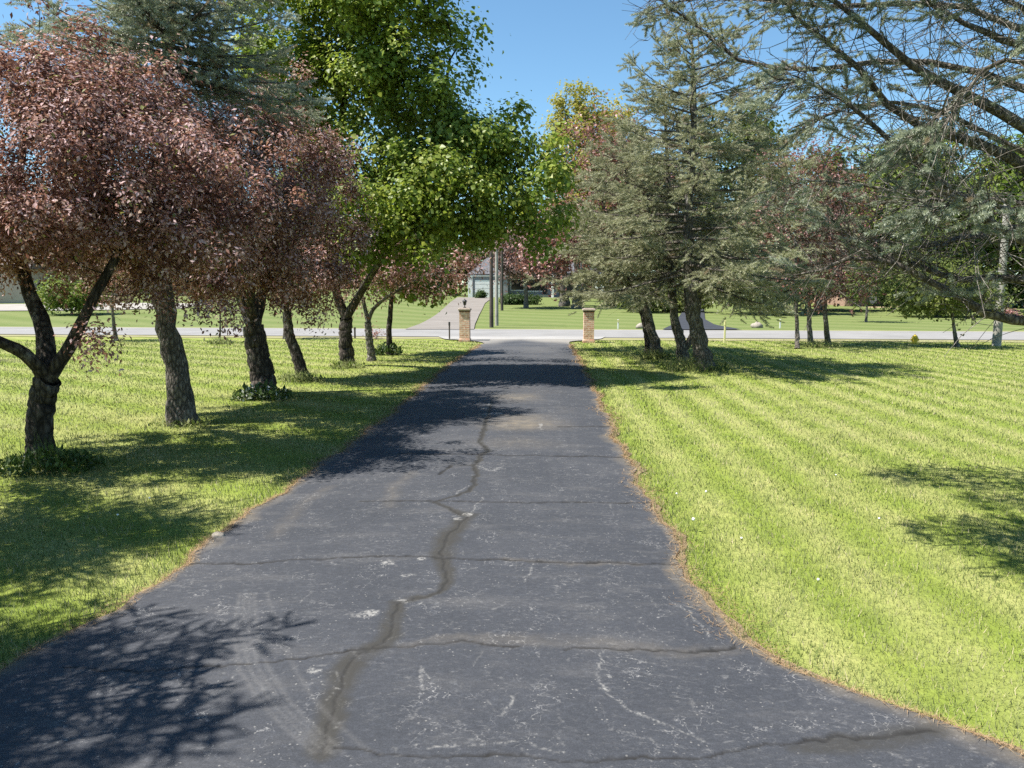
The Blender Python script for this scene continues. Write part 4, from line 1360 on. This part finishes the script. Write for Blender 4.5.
for k, (px, Yy, bl, m, tn, lab) in enumerate([
    (905, 70, [(908, 195, 42, 50), (888, 212, 28, 38), (930, 175, 35, 45)], M_GREEN, (.75, .2), "bright green tree filling the gap above the brown roofed house"),
    (985, 64, [(985, 235, 50, 55), (1010, 200, 40, 60)], M_GREEN, (.65, .2), "bright green tree behind the grey utility pole"),
    (1060, 62, [(1060, 240, 55, 65), (1050, 190, 50, 50)], M_GREEN, (.55, .2), "green tree at the edge of view past the utility pole"),
    (850, 85, [(850, 225, 40, 55), (830, 200, 30, 50)], M_FARGREEN, (.5, .2), "green tree showing through the reddish crabapple near the road"),
    (745, 95, [(745, 200, 60, 90), (720, 160, 40, 60)], M_FARGREEN, (.45, .2), "broad green tree hidden behind the spruce clump"),
    (670, 95, [(670, 240, 55, 45), (650, 215, 40, 50)], M_DKSPRUCE, (.6, .2), "dark evergreen between the spruce clump and the grey house"),
    (545, 105, [(545, 235, 40, 40), (520, 255, 35, 25)], M_FARGREEN, (.6, .2), "green tree behind the grey house roof"),
    (455, 105, [(450, 262, 45, 30), (420, 255, 40, 35)], M_FARGREEN, (.4, .2), "green tree behind the white garage"),
    (375, 100, [(370, 255, 60, 38), (330, 265, 45, 28)], M_DKSPRUCE, (.5, .2), "dark evergreen beyond the striped green slope"),
    (280, 95, [(280, 258, 60, 40), (240, 268, 45, 26)], M_FARGREEN, (.35, .2), "shaded green tree behind the thick dark trunk"),
    (200, 90, [(195, 262, 55, 36), (165, 270, 40, 24)], M_DKSPRUCE, (.5, .2), "dark evergreen seen behind the leaning bare trunk"),
    (125, 85, [(125, 265, 55, 34), (95, 272, 40, 24)], M_FARGREEN, (.4, .2), "shaded green tree behind the small crabapple"),
    (40, 80, [(35, 235, 60, 40), (-20, 225, 60, 50)], M_FARGREEN, (.4, .2), "tall green tree behind the beige house"),
    (-75, 75, [(-75, 235, 60, 60)], M_FARGREEN, (.4, .2), "green tree past the beige house at the edge of view"),
    (620, 120, [(610, 215, 45, 55)], M_FARGREEN, (.55, .2), "green tree below the yellow spring trees"),
]):
    far_tree("wood_tree", lab, px, Yy, bl, 600 + k, m, N=230, per=24, size=.36, sig=.5, r=.3, tint=tn, group=WOOD, fork=.3)
far_tree("lilac_bush", "bright green bush in front of the beige house by the pale concrete drive", 72, 50, [(72, 292, 28, 14), (50, 300, 15, 8), (92, 298, 14, 9)], 640, M_GREEN, N=150, per=24, size=.15, r=.07, tint=(.8, .18), cat="bush", sig=.25)
far_tree("yew_hedge", "dark square clipped evergreen shrub beyond the leaning bare trunk", 184, 72, [(178, 299, 7, 5), (190, 299, 7, 5)], 641, M_DKSPRUCE, N=90, per=30, size=.16, r=.08, tint=(.3, .15), cat="shrub", sig=.2)
far_tree("juniper_shrub", "low dark shrub before the pale paving beyond the small crabapple", 120, 66, [(112, 305, 12, 4), (130, 305, 10, 4)], 642, M_DKSPRUCE, N=90, per=24, size=.14, r=.06, tint=(.35, .15), cat="shrub", sig=.18)
far_tree("foundation_shrub", "round green shrub beside the white garage door", 479, 88, [(481, 295, 5, 3)], 643, M_SHRUB, N=40, per=20, size=.14, r=.05, tint=(.4, .15), cat="shrub", sig=.15)
far_tree("foundation_shrub", "low dark shrub bed under the mauve flowering tree", 515, 70, [(512, 300, 12, 3), (530, 300, 10, 3)], 644, M_SHRUB, N=90, per=20, size=.16, r=.05, tint=(.3, .15), cat="shrub", sig=.18)
# trees behind the camera side of the left row that shade the left lawn
spruce("spruce_tree", "full spruce on the sunlit lawn left of the nearest crabapple", (-17, 17.5, 0), [(-17, 17.5, 0), (-17, 17.5, 4), (-17, 17.5, 8)], .2, 1.0, lambda g, az: 2.9 * (1 - g) ** .8 + .2, 50, 650, M_SPRUCE, sl=.22, nn=18, nl=.06, nw=.016, tw_gap=.16, sp_gap=.11)

# ------------------------------------------------------------------ weeds at the trunk feet
def weed_clump(name, label, px, py, w, h, n, seed, leafm, flat=False, tint=(.45, .2), size=.06, cat="plant", tall=0):
    rng = np.random.default_rng(seed)
    b = G(px, py)
    th_ = b
    P = np.clip(rng.normal(0, 1, (n, 3)), -1.5, 1.5) * np.array([w, w * .7, 0]) * .5
    rr = np.hypot(P[:, 0], P[:, 1]) / (w + 1e-6)
    P[:, 2] = h * rng.random(n) * np.clip(1.05 - rr * .8, .15, 1)
    v, f, t_ = leaves(rng, P, size, LEAF_OVAL, np.clip(rng.normal(tint[0], tint[1], n), 0, 1), droop=-.8)
    if tall:
        q = np.clip(rng.normal(0, w * .35, (tall, 2)), -w * .6, w * .6) * [1, .7]
        hh = rng.uniform(.5, 1.0, tall) * h * 2.0
        ln = rng.normal(0, .12, (tall, 2))
        wd = .004
        bv = np.zeros((tall, 3, 3))
        bv[:, 0, :2] = q - [wd, 0]
        bv[:, 1, :2] = q + [wd, 0]
        bv[:, 2, :2] = q + ln
        bv[:, 2, 2] = hh
        b0 = len(v)
        v = np.concatenate([v, bv.reshape(-1, 3)])
        f = np.concatenate([f, b0 + np.arange(tall * 3).reshape(-1, 3)])
        t_ = np.concatenate([t_, rng.uniform(.3, .8, tall)])
    o = mesh_np(name, v, f, 3, leafm, fattrs=dict(tint=t_))
    o.location = b
    tag(o, label, cat)


weed_clump("weed_clump", "leafy weeds and tall grass round the foot of the nearest crabapple", 46, 470, .55, .20, 900, 701, M_SHRUB, tint=(.48, .16), size=.055, tall=110)
weed_clump("flowering_plant", "low leafy plant with white flowers at the foot of the thick dark trunk", 262, 399, .5, .24, 700, 702, M_SHRUB, tint=(.62, .26), size=.08)
weed_clump("round_shrub", "small round green shrub at the foot of the straight young tree", 388, 355, .42, .36, 500, 703, M_SHRUB, tint=(.3, .15), size=.09, cat="shrub")
weed_clump("grass_tuft", "long uncut grass round the foot of the slim leaning trunk", 300, 381, .5, .14, 250, 704, M_GRASS, tint=(.4, .2), size=.07, tall=260, cat="grass tuft")
weed_clump("grass_tuft", "long uncut grass round the bare leaning trunk of the blue spruce", 180, 426, .45, .07, 160, 705, M_GRASS, tint=(.35, .2), size=.05, tall=140, cat="grass tuft")
weed_clump("grass_tuft", "long uncut grass round the feet of the front clump spruces", 694, 370, .9, .18, 300, 706, M_GRASS, tint=(.3, .2), size=.08, tall=700, cat="grass tuft")
weed_clump("grass_tuft", "long pale grass round the foot of the rear leaning clump spruce", 656, 359, .5, .16, 200, 707, M_GRASS, tint=(.5, .2), size=.08, tall=300, cat="grass tuft")
weed_clump("grass_tuft", "long grass round the foot of the almost leafless young tree", 221, 344, .5, .16, 200, 708, M_GRASS, tint=(.35, .2), size=.08, tall=200, cat="grass tuft")
weed_clump("grass_tuft", "tuft of grass round the maple foot", 347, 368, .45, .12, 160, 709, M_GRASS, tint=(.3, .2), size=.07, tall=160, cat="grass tuft")
weed_clump("grass_tuft", "tuft of grass round the two stemmed crabapple near the road", 819, 347, .8, .14, 200, 710, M_GRASS, tint=(.4, .2), size=.08, tall=240, cat="grass tuft")

# ------------------------------------------------------------------ gate pillars, posts, poles
DRZ = -rad(2.5)
def pillar(label, px, py, lamp):
    b = G(px, py)
    th = thing("brick_pillar", b, label, "gate pillar", "brick pillars at the drive entrance", DRZ)
    m = MB()
    m.box(-.20, .20, -.20, .20, -.05, 1.06, 0)
    m.box(-.225, .225, -.225, .225, -.05, .10, 0, .008)
    m.build("shaft", M_BRICK, th)
    c = MB()
    c.box(-.215, .215, -.215, .215, 1.062, 1.105, 0, .006)
    c.build("cap_gap_band", M_CAPGAP, th)  # dark brown band drawn for the dark gap under the cap
    c = MB()
    c.box(-.25, .25, -.25, .25, 1.106, 1.18, 0, .02)
    c.box(-.19, .19, -.19, .19, 1.181, 1.20, 0, .008)
    c.build("cap", M_CAPST, th)
    th.scale = (.84, .84, .93)
    if lamp:
        l = thing("gate_lamp", (b[0], b[1], b[2] + 1.118), "small black lantern on top of the brick pillar", "lantern")
        q = MB()
        q.lathe([(.05, 0), (.05, .02), (.015, .025), (.015, .08), (.05, .09)], 12)
        q.build("stem", M_BLACK, l, smooth_shade=False)
        q = MB()
        q.lathe([(.045, .09), (.065, .20), (.065, .205)], 6)
        q.build("glass", M_GLASS, l)
        q = MB()
        q.lathe([(.085, .206), (.09, .215), (.04, .26), (.012, .27), (.012, .295), (.002, .30)], 12)
        q.build("roof", M_BLACK, l)


pillar("brick gate pillar with a black lantern on top, by the gravel drive opposite", 465, 341.5, True)
pillar("brick gate pillar with plain stone cap and no lantern", 588.5, 342.5, False)


def round_post(name, label, cat, b, r0, r1, h, mat, seg=14, group=None, lean=0.0):
    m = MB()
    m.lathe([(r0, -.1), (r0, 0), ((r0 + r1) / 2, h * .5), (r1, h * .985), (r1 * .8, h)], seg)
    o = m.build(name, mat, smooth_shade=False)
    o.location = b
    o.rotation_euler = (0, lean, 0)
    return tag(o, label, cat, group)


def utility_pole(label, px, Y, r, h, mat, arms=True):
    x = Xat(px, Y)
    th = thing("utility_pole", (x, Y, gz(x, Y)), label, "utility pole")
    m = MB()
    m.lathe([(r, -.3), (r, 0), (r * .85, h * .5), (r * .7, h - .03), (r * .6, h)], 16)
    m.build("shaft", mat, th, smooth_shade=False)
    if arms:
        a = MB()
        a.box(-1.15, 1.15, -r - .10, -r - .005, h - .75, h - .64, 0, .008)
        a.build("crossarm", mat, th)
        for q in (-1.0, -.4, .4, 1.0):
            i = MB()
            i.lathe([(.02, h - .64), (.02, h - .58), (.045, h - .57), (.05, h - .52), (.03, h - .50), (.045, h - .47), (.02, h - .44)], 10, (q, -r - .05))
            i.build("insulator", M_CAPST, th)


utility_pole("dark brown utility pole, nearest of the cluster across the road", 491.5, 35.2, .095, 5.8, M_POLE_D, False)
utility_pole("pale grey utility pole just behind the dark brown one", 496.8, 37.0, .085, 5.6, M_POLE_L, False)
utility_pole("slim distant pole, farthest of the cluster by the gravel drive", 502, 58, .11, 6.8, M_POLE_D, False)
b = G(996.5, 346)
utility_pole("weathered grey utility pole standing on this side of the road among the branches", 996.5, b[1], .13, 4.4, M_POLE_L, False)

# marker posts
def marker(name, label, px, py, h, w, mat, capm=None, cat="marker post"):
    b = G(px, py)
    th = thing(name, b, label, cat)
    m = MB()
    m.box(-w / 2, w / 2, -w / 3, w / 3, -.05, h * .78, 0, w * .12)
    m.build("post", mat, th)
    m = MB()
    m.box(-w * .62, w * .62, -w * .42, w * .42, h * .78 + .002, h, 0, w * .15)
    m.build("post_cap", capm or mat, th)


marker("marker_post", "pale yellow marker post at the lawn edge right of the spruce clump", 724.5, 343, .72, .055, M_PALEYEL, M_PALEYEL)
marker("marker_post", "short dark post with a darker head beside the left brick pillar", 449.5, 340, .62, .05, M_POLE_D, M_BLACK)
marker("marker_post", "short dark stake at the road edge behind the forked maple trunk", 355, 338.5, .40, .06, M_POLE_D, M_POLE_D)
for px, Y, h, lab, mt in [(618, 33.9, .42, "thin white stake on the far verge right of the plain pillar", M_WHITE), (780, 34.6, .40, "short white marker stake on the far verge before the flaring trunk", M_WHITE)]:
    x = Xat(px, Y)
    th = thing("marker_stake", (x, Y, gz(x, Y)), lab, "marker stake")
    m = MB(); m.box(-.03, .03, -.012, .012, -.05, h, 0, .004); m.build("stake", mt, th)
    m = MB(); m.box(-.04, .04, -.018, -.0125, h * .7, h * .95, 0, .002); m.build("reflector", M_PALEYEL, th)
x, Y = Xat(780, 52), 52
th = thing("yard_sign", (x, Y, gz(x, Y)), "little pale sign on a leg beside the flaring trunk across the road", "yard sign")
m = MB(); m.box(-.012, .012, -.012, .012, -.05, .5, 0, .003); m.build("leg", M_BLACK, th)
m = MB(); m.box(-.14, .14, -.012, .012, .502, .74, 0, .004); m.build("panel", M_WHITE, th)

# yellow hydrant at the road edge
b = G(914.5, 343.5)
th = thing("fire_hydrant", b, "squat yellow hydrant at the road edge beyond the sunlit lawn", "hydrant")
m = MB()
m.lathe([(.11, -.05), (.11, .02), (.085, .03), (.085, .17), (.10, .175), (.10, .20), (.085, .205), (.075, .24), (.04, .27), (.018, .275), (.018, .30)], 16)
m.build("barrel", M_YELLOW, th)
for sgn in (-1, 1):
    m = MB()
    m.box(min(sgn * .083, sgn * .13), max(sgn * .083, sgn * .13), -.035, .035, .09, .16, 0, .01)
    m.build("outlet_cap", M_YELLOW, th)

# small stones
def stone(label, px, py, r, z=0, Y=None, mat=None, sq=.6):
    rng = np.random.default_rng(int(px))
    b = G(px, py) if Y is None else np.array([Xat(px, Y), Y, gz(Xat(px, Y), Y)])
    n, s = 7, 12
    V, Fc = [], []
    for i in range(n + 1):
        th_ = math.pi * i / n
        for j in range(s):
            ph = 2 * math.pi * j / s
            k = r * (1 + .14 * math.sin(3 * ph + th_ * 2 + px) + .08 * rng.normal())
            V.append((k * math.sin(th_) * math.cos(ph), k * .8 * math.sin(th_) * math.sin(ph), k * sq * math.cos(th_) + r * sq * .5))
    for i in range(n):
        for j in range(s):
            Fc.append((i * s + j, (i + 1) * s + j, (i + 1) * s + (j + 1) % s, i * s + (j + 1) % s))
    o = mesh_np("stone", np.array(V), np.array(Fc), 4, mat or M_STONE, smooth_shade=True)
    o.location = b
    tag(o, label, "stone")


stone("small rounded stone lying on the left edge of the asphalt drive", 218, 539, .045, sq=.7)
stone("dark and tan stone on the far verge by the dark drive", 757, 328, .28, Y=35.0)
stone("pale stone at the road edge behind the leaning clump spruce", 641, 330, .25, Y=34.4)

# dandelion clocks in the near lawn
rng = np.random.default_rng(77)
proto = None
spots = [(693, 532), (676, 500), (742, 545), (815, 590), (705, 500), (880, 525), (120, 520), (150, 505), (835, 480)]
for k, (px, py) in enumerate(spots):
    b = G(px, py)
    if edgeL(b[1]) - .1 < b[0] < edgeR(b[1]) + .1:
        continue
    if proto is None:
        proto = thing("dandelion", b, "white dandelion clock on a thin stalk in the mown grass", "dandelion", "dandelion clocks in the lawn")
        m = MB(); m.lathe([(.0016, 0), (.0013, .085)], 5); m.build("stalk", M_GREEN, proto)
        m = MB(); m.lathe([(.003, .083), (.008, .085), (.0115, .092), (.010, .100), (.004, .104)], 10); m.build("seed_head", M_WHITE, proto)
        continue
    t_ = proto.copy(); C.objects.link(t_)
    t_.location = b
    t_.rotation_euler = (rng.normal(0, .15), rng.normal(0, .15), rng.random() * 6)
    t_.scale = (.7, .7, rng.uniform(.5, .8))
    for ch in list(proto.children):
        c = ch.copy(); C.objects.link(c); c.parent = t_

# ------------------------------------------------------------------ houses
def gable(m, x0, x1, y0, y1, z, h, over=.35, mat=0, thick=.14, hip=0.0):
    """gable/hip roof slab with real thickness, ridge along x"""
    x0 -= over; x1 += over; y0 -= over; y1 += over
    ym = (y0 + y1) / 2
    for dz in (0,):
        top = [(x0, y0, z), (x1, y0, z), (x1, y1, z), (x0, y1, z), (x0 + hip, ym, z + h), (x1 - hip, ym, z + h)]
        bot = [(a, b_, c - thick) for a, b_, c in top[:4]]
        m.add(top + bot, [(0, 1, 5, 4), (2, 3, 4, 5), (1, 2, 5), (3, 0, 4), (6, 7, 1, 0), (7, 8, 2, 1), (8, 9, 3, 2), (9, 6, 0, 3), (9, 8, 7, 6)], mat)


def win(parent, x, y, z0, w, h, frame=M_WHITE, pane=M_GLASS, name="window"):
    f = MB()
    t_ = .09
    f.box(x - w / 2 - t_, x + w / 2 + t_, y - .06, y - .004, z0 - t_, z0 - .001)
    f.box(x - w / 2 - t_, x + w / 2 + t_, y - .06, y - .004, z0 + h + .001, z0 + h + t_)
    f.box(x - w / 2 - t_, x - w / 2, y - .06, y - .004, z0, z0 + h)
    f.box(x + w / 2, x + w / 2 + t_, y - .06, y - .004, z0, z0 + h)
    o = f.build(name, frame, parent)
    g = MB()
    g.box(x - w / 2 + .001, x + w / 2 - .001, y - .03, y - .006, z0 + .001, z0 + h - .001)
    g.build("pane", pane, o)
    return o


# grey house with white garage
Yg = 92
th = thing("grey_house", (Xat(540, Yg), Yg, gz(Xat(540, Yg), Yg)), "low grey house with white garage door and white porch columns across the road", "house")
X = lambda px, Y=Yg: (px - 540) / F * Y
m = MB()
m.box(X(469), X(508), 0, 9, -.3, 2.75)
m.build("garage_wall", M_GREYSIDE, th)
m = MB()
m.box(X(508.1), X(600), 2.0, 11, -.3, 2.75)
m.build("wall", M_GREYSIDE, th)
m = MB()
m.box(X(600.2), X(622), .5, 10, -.3, 2.9)
m.build("end_wall", M_BLUESIDE, th)
m = MB(); gable(m, X(469), X(508), 0, 9, 2.78, 2.1, .12, 0, .18, 2.2); m.build("garage_roof", M_ROOFG, th)
m = MB(); gable(m, X(508), X(622), 1.2, 11, 2.93, 2.3, .5, 0, .18, 1.0); m.build("roof", M_ROOFG, th)
m = MB()
for k in range(4):
    m.box(X(475.5), X(500), -.05, -.006, .02 + k * .52, .52 + k * .52 - .015)
m.build("garage_door", M_WHITE, th)
m = MB(); m.box(X(469) - .06, X(473), -.08, -.003, -.1, 2.6); m.build("corner_board", M_WHITE, th)
m = MB(); m.box(X(469) - .1, X(508) + .05, -.115, -.085, 2.5, 2.60); m.build("fascia", M_WHITE, th)
win(th, X(518), 2.0, .9, 1.6, 1.2)
win(th, X(534), 2.0, .8, 2.2, 1.3)
m = MB(); m.box(X(543), X(548), 1.94, 1.996, -.1, 2.1); d_ = m.build("door", M_DARKDOOR, th)
m = MB(); m.box(X(543) + .1, X(543) + .16, 1.86, 1.938, .95, 1.05); m.build("handle", M_CAPST, d_)
for px in (552.5, 596, 602):
    m = MB(); m.box(X(px) - .13, X(px) + .13, -.2, .06, -.3, 2.72, 0, .02); m.build("column", M_WHITE, th)
m = MB(); m.box(X(549), X(606), -.3, 1.9, -.3, .02); m.build("porch_floor", M_CONC, th)
m = MB(); m.box(X(560), X(592), 1.94, 1.997, .05, 2.2); m.build("porch_dark_panel", M_DARKDOOR, th)  # dark of the porch drawn as one wide flat panel
m = MB(); m.box(X(509), X(549), 1.0, 1.98, -.3, .35, 0, .05); m.build("planter_wall", M_CONC, th)

# brown roofed house on the right
Yr = 66
th = thing("brick_house", (Xat(880, Yr), Yr, gz(Xat(880, Yr), Yr)), "brown roofed brick house with tall dark glass doors behind the far lawn trees", "house")
X = lambda px: (px - 880) / F * Yr
m = MB(); m.box(X(845), X(960), 0, 9, -.3, 3.0); m.build("wall", M_BRICKH, th)
m = MB(); gable(m, X(838), X(960), -.3, 9, 3.02, 2.6, .6, 0, .2); m.build("roof", M_ROOFB, th)
m = MB(); m.box(X(866), X(892), -.05, -.004, .02, 2.75); d_ = m.build("door", M_DARKDOOR, th)
for a, c in ((868.5, 876), (880, 890)):
    m = MB(); m.box(X(a), X(c), -.08, -.052, .25, 2.55); m.build("pane", M_CURTAIN if a < 870 else M_GLASS, d_)
m = MB(); m.box(X(858), X(898), -2.2, -.1, -.5, -.02, 0, .03); m.build("patio", M_BRICKP, th)
m = MB(); m.box(X(890), X(896), -1.2, -.8, -.02, 2.8, 0, .03); m.build("porch_post", M_BEIGE, th)
win(th, X(852), 0, .9, .9, 1.3)
# pale brick house seen through the clump
Yp = 92
th = thing("pale_brick_house", (Xat(735, Yp), Yp, gz(Xat(735, Yp), Yp)), "pale pink brick house half hidden beyond the dark drive and spruce clump", "house")
X = lambda px: (px - 735) / F * Yp
m = MB(); m.box(X(708), X(790), 0, 9, -.3, 2.9); m.build("wall", M_BRICKP, th)
m = MB(); gable(m, X(708), X(790), 0, 9, 2.92, 2.2, .5, 0, .2, 1.5); m.build("roof", M_ROOFB, th)
for px in (722, 757, 776):
    win(th, X(px), 0, .8, 1.5, 1.3)
m = MB(); m.box(X(735), X(743), -.06, -.004, -.05, 2.1); d_ = m.build("door", M_DARKDOOR, th)
m = MB(); m.box(X(741), X(741.6), -.12, -.062, .95, 1.08); m.build("handle", M_CAPST, d_)
# beige house on the left
Yl2 = 64
th = thing("beige_house", (Xat(0, Yl2), Yl2, gz(Xat(0, Yl2), Yl2)), "beige house behind the pale concrete drive, seen under the nearest crabapple", "house")
X = lambda px: (px - 0) / F * Yl2
m = MB(); m.box(X(-130), X(31), 0, 10, -.3, 3.0); m.build("wall", M_BEIGE, th)
m = MB(); gable(m, X(-130), X(31), 0, 10, 3.02, 2.6, .5, 0, .2); m.build("roof", M_ROOFB, th)
win(th, X(-35), 0, .9, 1.4, 1.3)
win(th, X(-90), 0, .9, 1.4, 1.3)
m = MB(); m.box(X(-15), X(14) - 1.2, -.05, -.004, .02, 2.2); m.build("garage_door", M_BEIGE, th)
# low garden wall of the left neighbour
x = Xat(72, 62)
m = MB(); m.box(-3.0, 3.4, -.15, .15, -.3, .55, 0, .03)
o = m.build("garden_wall", M_BRICKP); o.location = (x, 63, gz(x, 63)); tag(o, "low pinkish garden wall behind the bright green bush", "garden wall")

# ------------------------------------------------------------------ grass blades near the camera
def blades(name, P, h, w, tint, mat, lean=.6, seed=0, flat=False, stripe=None):
    rng = np.random.default_rng(seed)
    n = len(P)
    a = rng.random(n) * 2 * np.pi
    s = np.stack([np.cos(a), np.sin(a), np.zeros(n)], -1)
    d = rng.normal(0, lean, (n, 3))
    d[:, 2] = 1 if not flat else rng.normal(.1, .12, n)
    if stripe is not None:
        d[:, :2] += stripe
    d /= np.linalg.norm(d, axis=1)[:, None]
    V = np.stack([P - s * (w / 2)[:, None], P + s * (w / 2)[:, None], P + d * h[:, None]], 1).reshape(-1, 3)
    o = mesh_np(name, V, np.arange(n * 3).reshape(-1, 3), 3, mat, fattrs=dict(tint=tint))
    o['kind'] = 'stuff'
    return o


def lawn_points(rng, y0, y1, dens, xmax=.76, pad=2.5):
    out = []
    for ya in np.arange(y0, y1, .5):
        yb = ya + .5
        xm = xmax * yb + pad
        dn = dens(ya) if callable(dens) else dens
        n = int(2 * xm * .5 * dn)
        p = np.stack([rng.uniform(-xm, xm, n), rng.uniform(ya, yb, n)], -1)
        out.append(p)
    p = np.concatenate(out)
    k = (p[:, 0] < edgeL(p[:, 1]) - .015) | (p[:, 0] > edgeR(p[:, 1]) + .015)
    p = p[k]
    p = p[p[:, 1] < road_near(p[:, 0]) - .5]
    return np.column_stack([p, ground_z(p[:, 0], p[:, 1])])


rng = np.random.default_rng(900)
P = lawn_points(rng, 1.6, 26.0, lambda y: min(4600, 4600 * (4.0 / max(y, 3.0)) ** 1.7))
yv = P[:, 1]
# mowing stripes: blades lean alternately and clippings lie in rows
sr = np.sin(2 * np.pi * (P[:, 0] * math.cos(rad(1.5)) - P[:, 1] * math.sin(rad(1.5)) + 0.35 * (vnoise(P[:, 0], P[:, 1], .25, 41) - .5)) / .62)
sl_ = np.sin(2 * np.pi * (P[:, 0] * math.cos(rad(-57)) - P[:, 1] * math.sin(rad(-57)) + 0.35 * (vnoise(P[:, 0], P[:, 1], .25, 42) - .5)) / 1.1)
s = np.where(P[:, 0] > .4, sr, sl_)
drye = vnoise(P[:, 0], P[:, 1], .5, 51) * .6 + vnoise(P[:, 0], P[:, 1], 2.3, 52) * .4
edge = np.minimum(np.abs(P[:, 0] - edgeL(P[:, 1])), np.abs(P[:, 0] - edgeR(P[:, 1])))
s = s * np.clip(1.7 * vnoise(P[:, 0] * 1.5, P[:, 1] * .35, .8, 57) - .1, .15, 1.2)
s = s * smooth(4.5, 12, yv)
tint = .37 + .18 * s + .6 * (drye - .5) + rng.normal(0, .12, len(P)) - .12 * np.clip(1 - edge / .9, 0, 1)
tint = np.where(rng.random(len(P)) < .09 + .17 * np.clip(s, 0, 1) ** 2 * np.clip(yv / 7, .3, 1) * (.4 + .6 * (P[:, 0] > .4)), rng.uniform(.85, 1, len(P)), tint)
clump = vnoise(P[:, 0], P[:, 1], 7.0, 58) * .6 + vnoise(P[:, 0], P[:, 1], 16.0, 59) * .4
tint = tint + .35 * (clump - .5) - .25 * (rng.random(len(P)) < .04)
hgt = (.018 + .024 * clump ** 1.5 + .010 * vnoise(P[:, 0], P[:, 1], 3.0, 53) + .022 * np.clip(1 - edge / .35, 0, 1)) * rng.uniform(.6, 1.35, len(P)) * (1 + .012 * yv)
wid = .0036 * np.maximum(1, yv / 4.0) ** .92 * rng.uniform(.7, 1.3, len(P))
stripe = np.zeros((len(P), 2))
stripe[:, 1] = .35 * s
blades("grass", P, hgt, wid, np.clip(tint, 0, 1), M_GRASS, .42, 901, stripe=stripe)

# dry clippings along both edges of the drive
yv = 1.8 + 22 * rng.random(26000) ** 1.8
sg = rng.random(len(yv)) < .5
off = np.abs(rng.normal(0, 1, len(yv))) * (.012 + .095 * vnoise(yv, yv * 0 + sg * 9.3, 1.3, 71) ** 1.6) * np.where(rng.random(len(yv)) < .75, 1, -.7)
xv = np.where(sg, edgeL(yv) - off, edgeR(yv) + off)
P = np.column_stack([xv, yv, ground_z(xv, yv) + np.where(off < 0, .030, .022)])
blades("dry_clippings", P, rng.uniform(.02, .06, len(P)) * (1 + yv * .03), .003 * np.maximum(1, yv / 4), np.clip(rng.normal(.5, .25, len(P)), 0, 1), M_STRAW, .8, 902, flat=True)
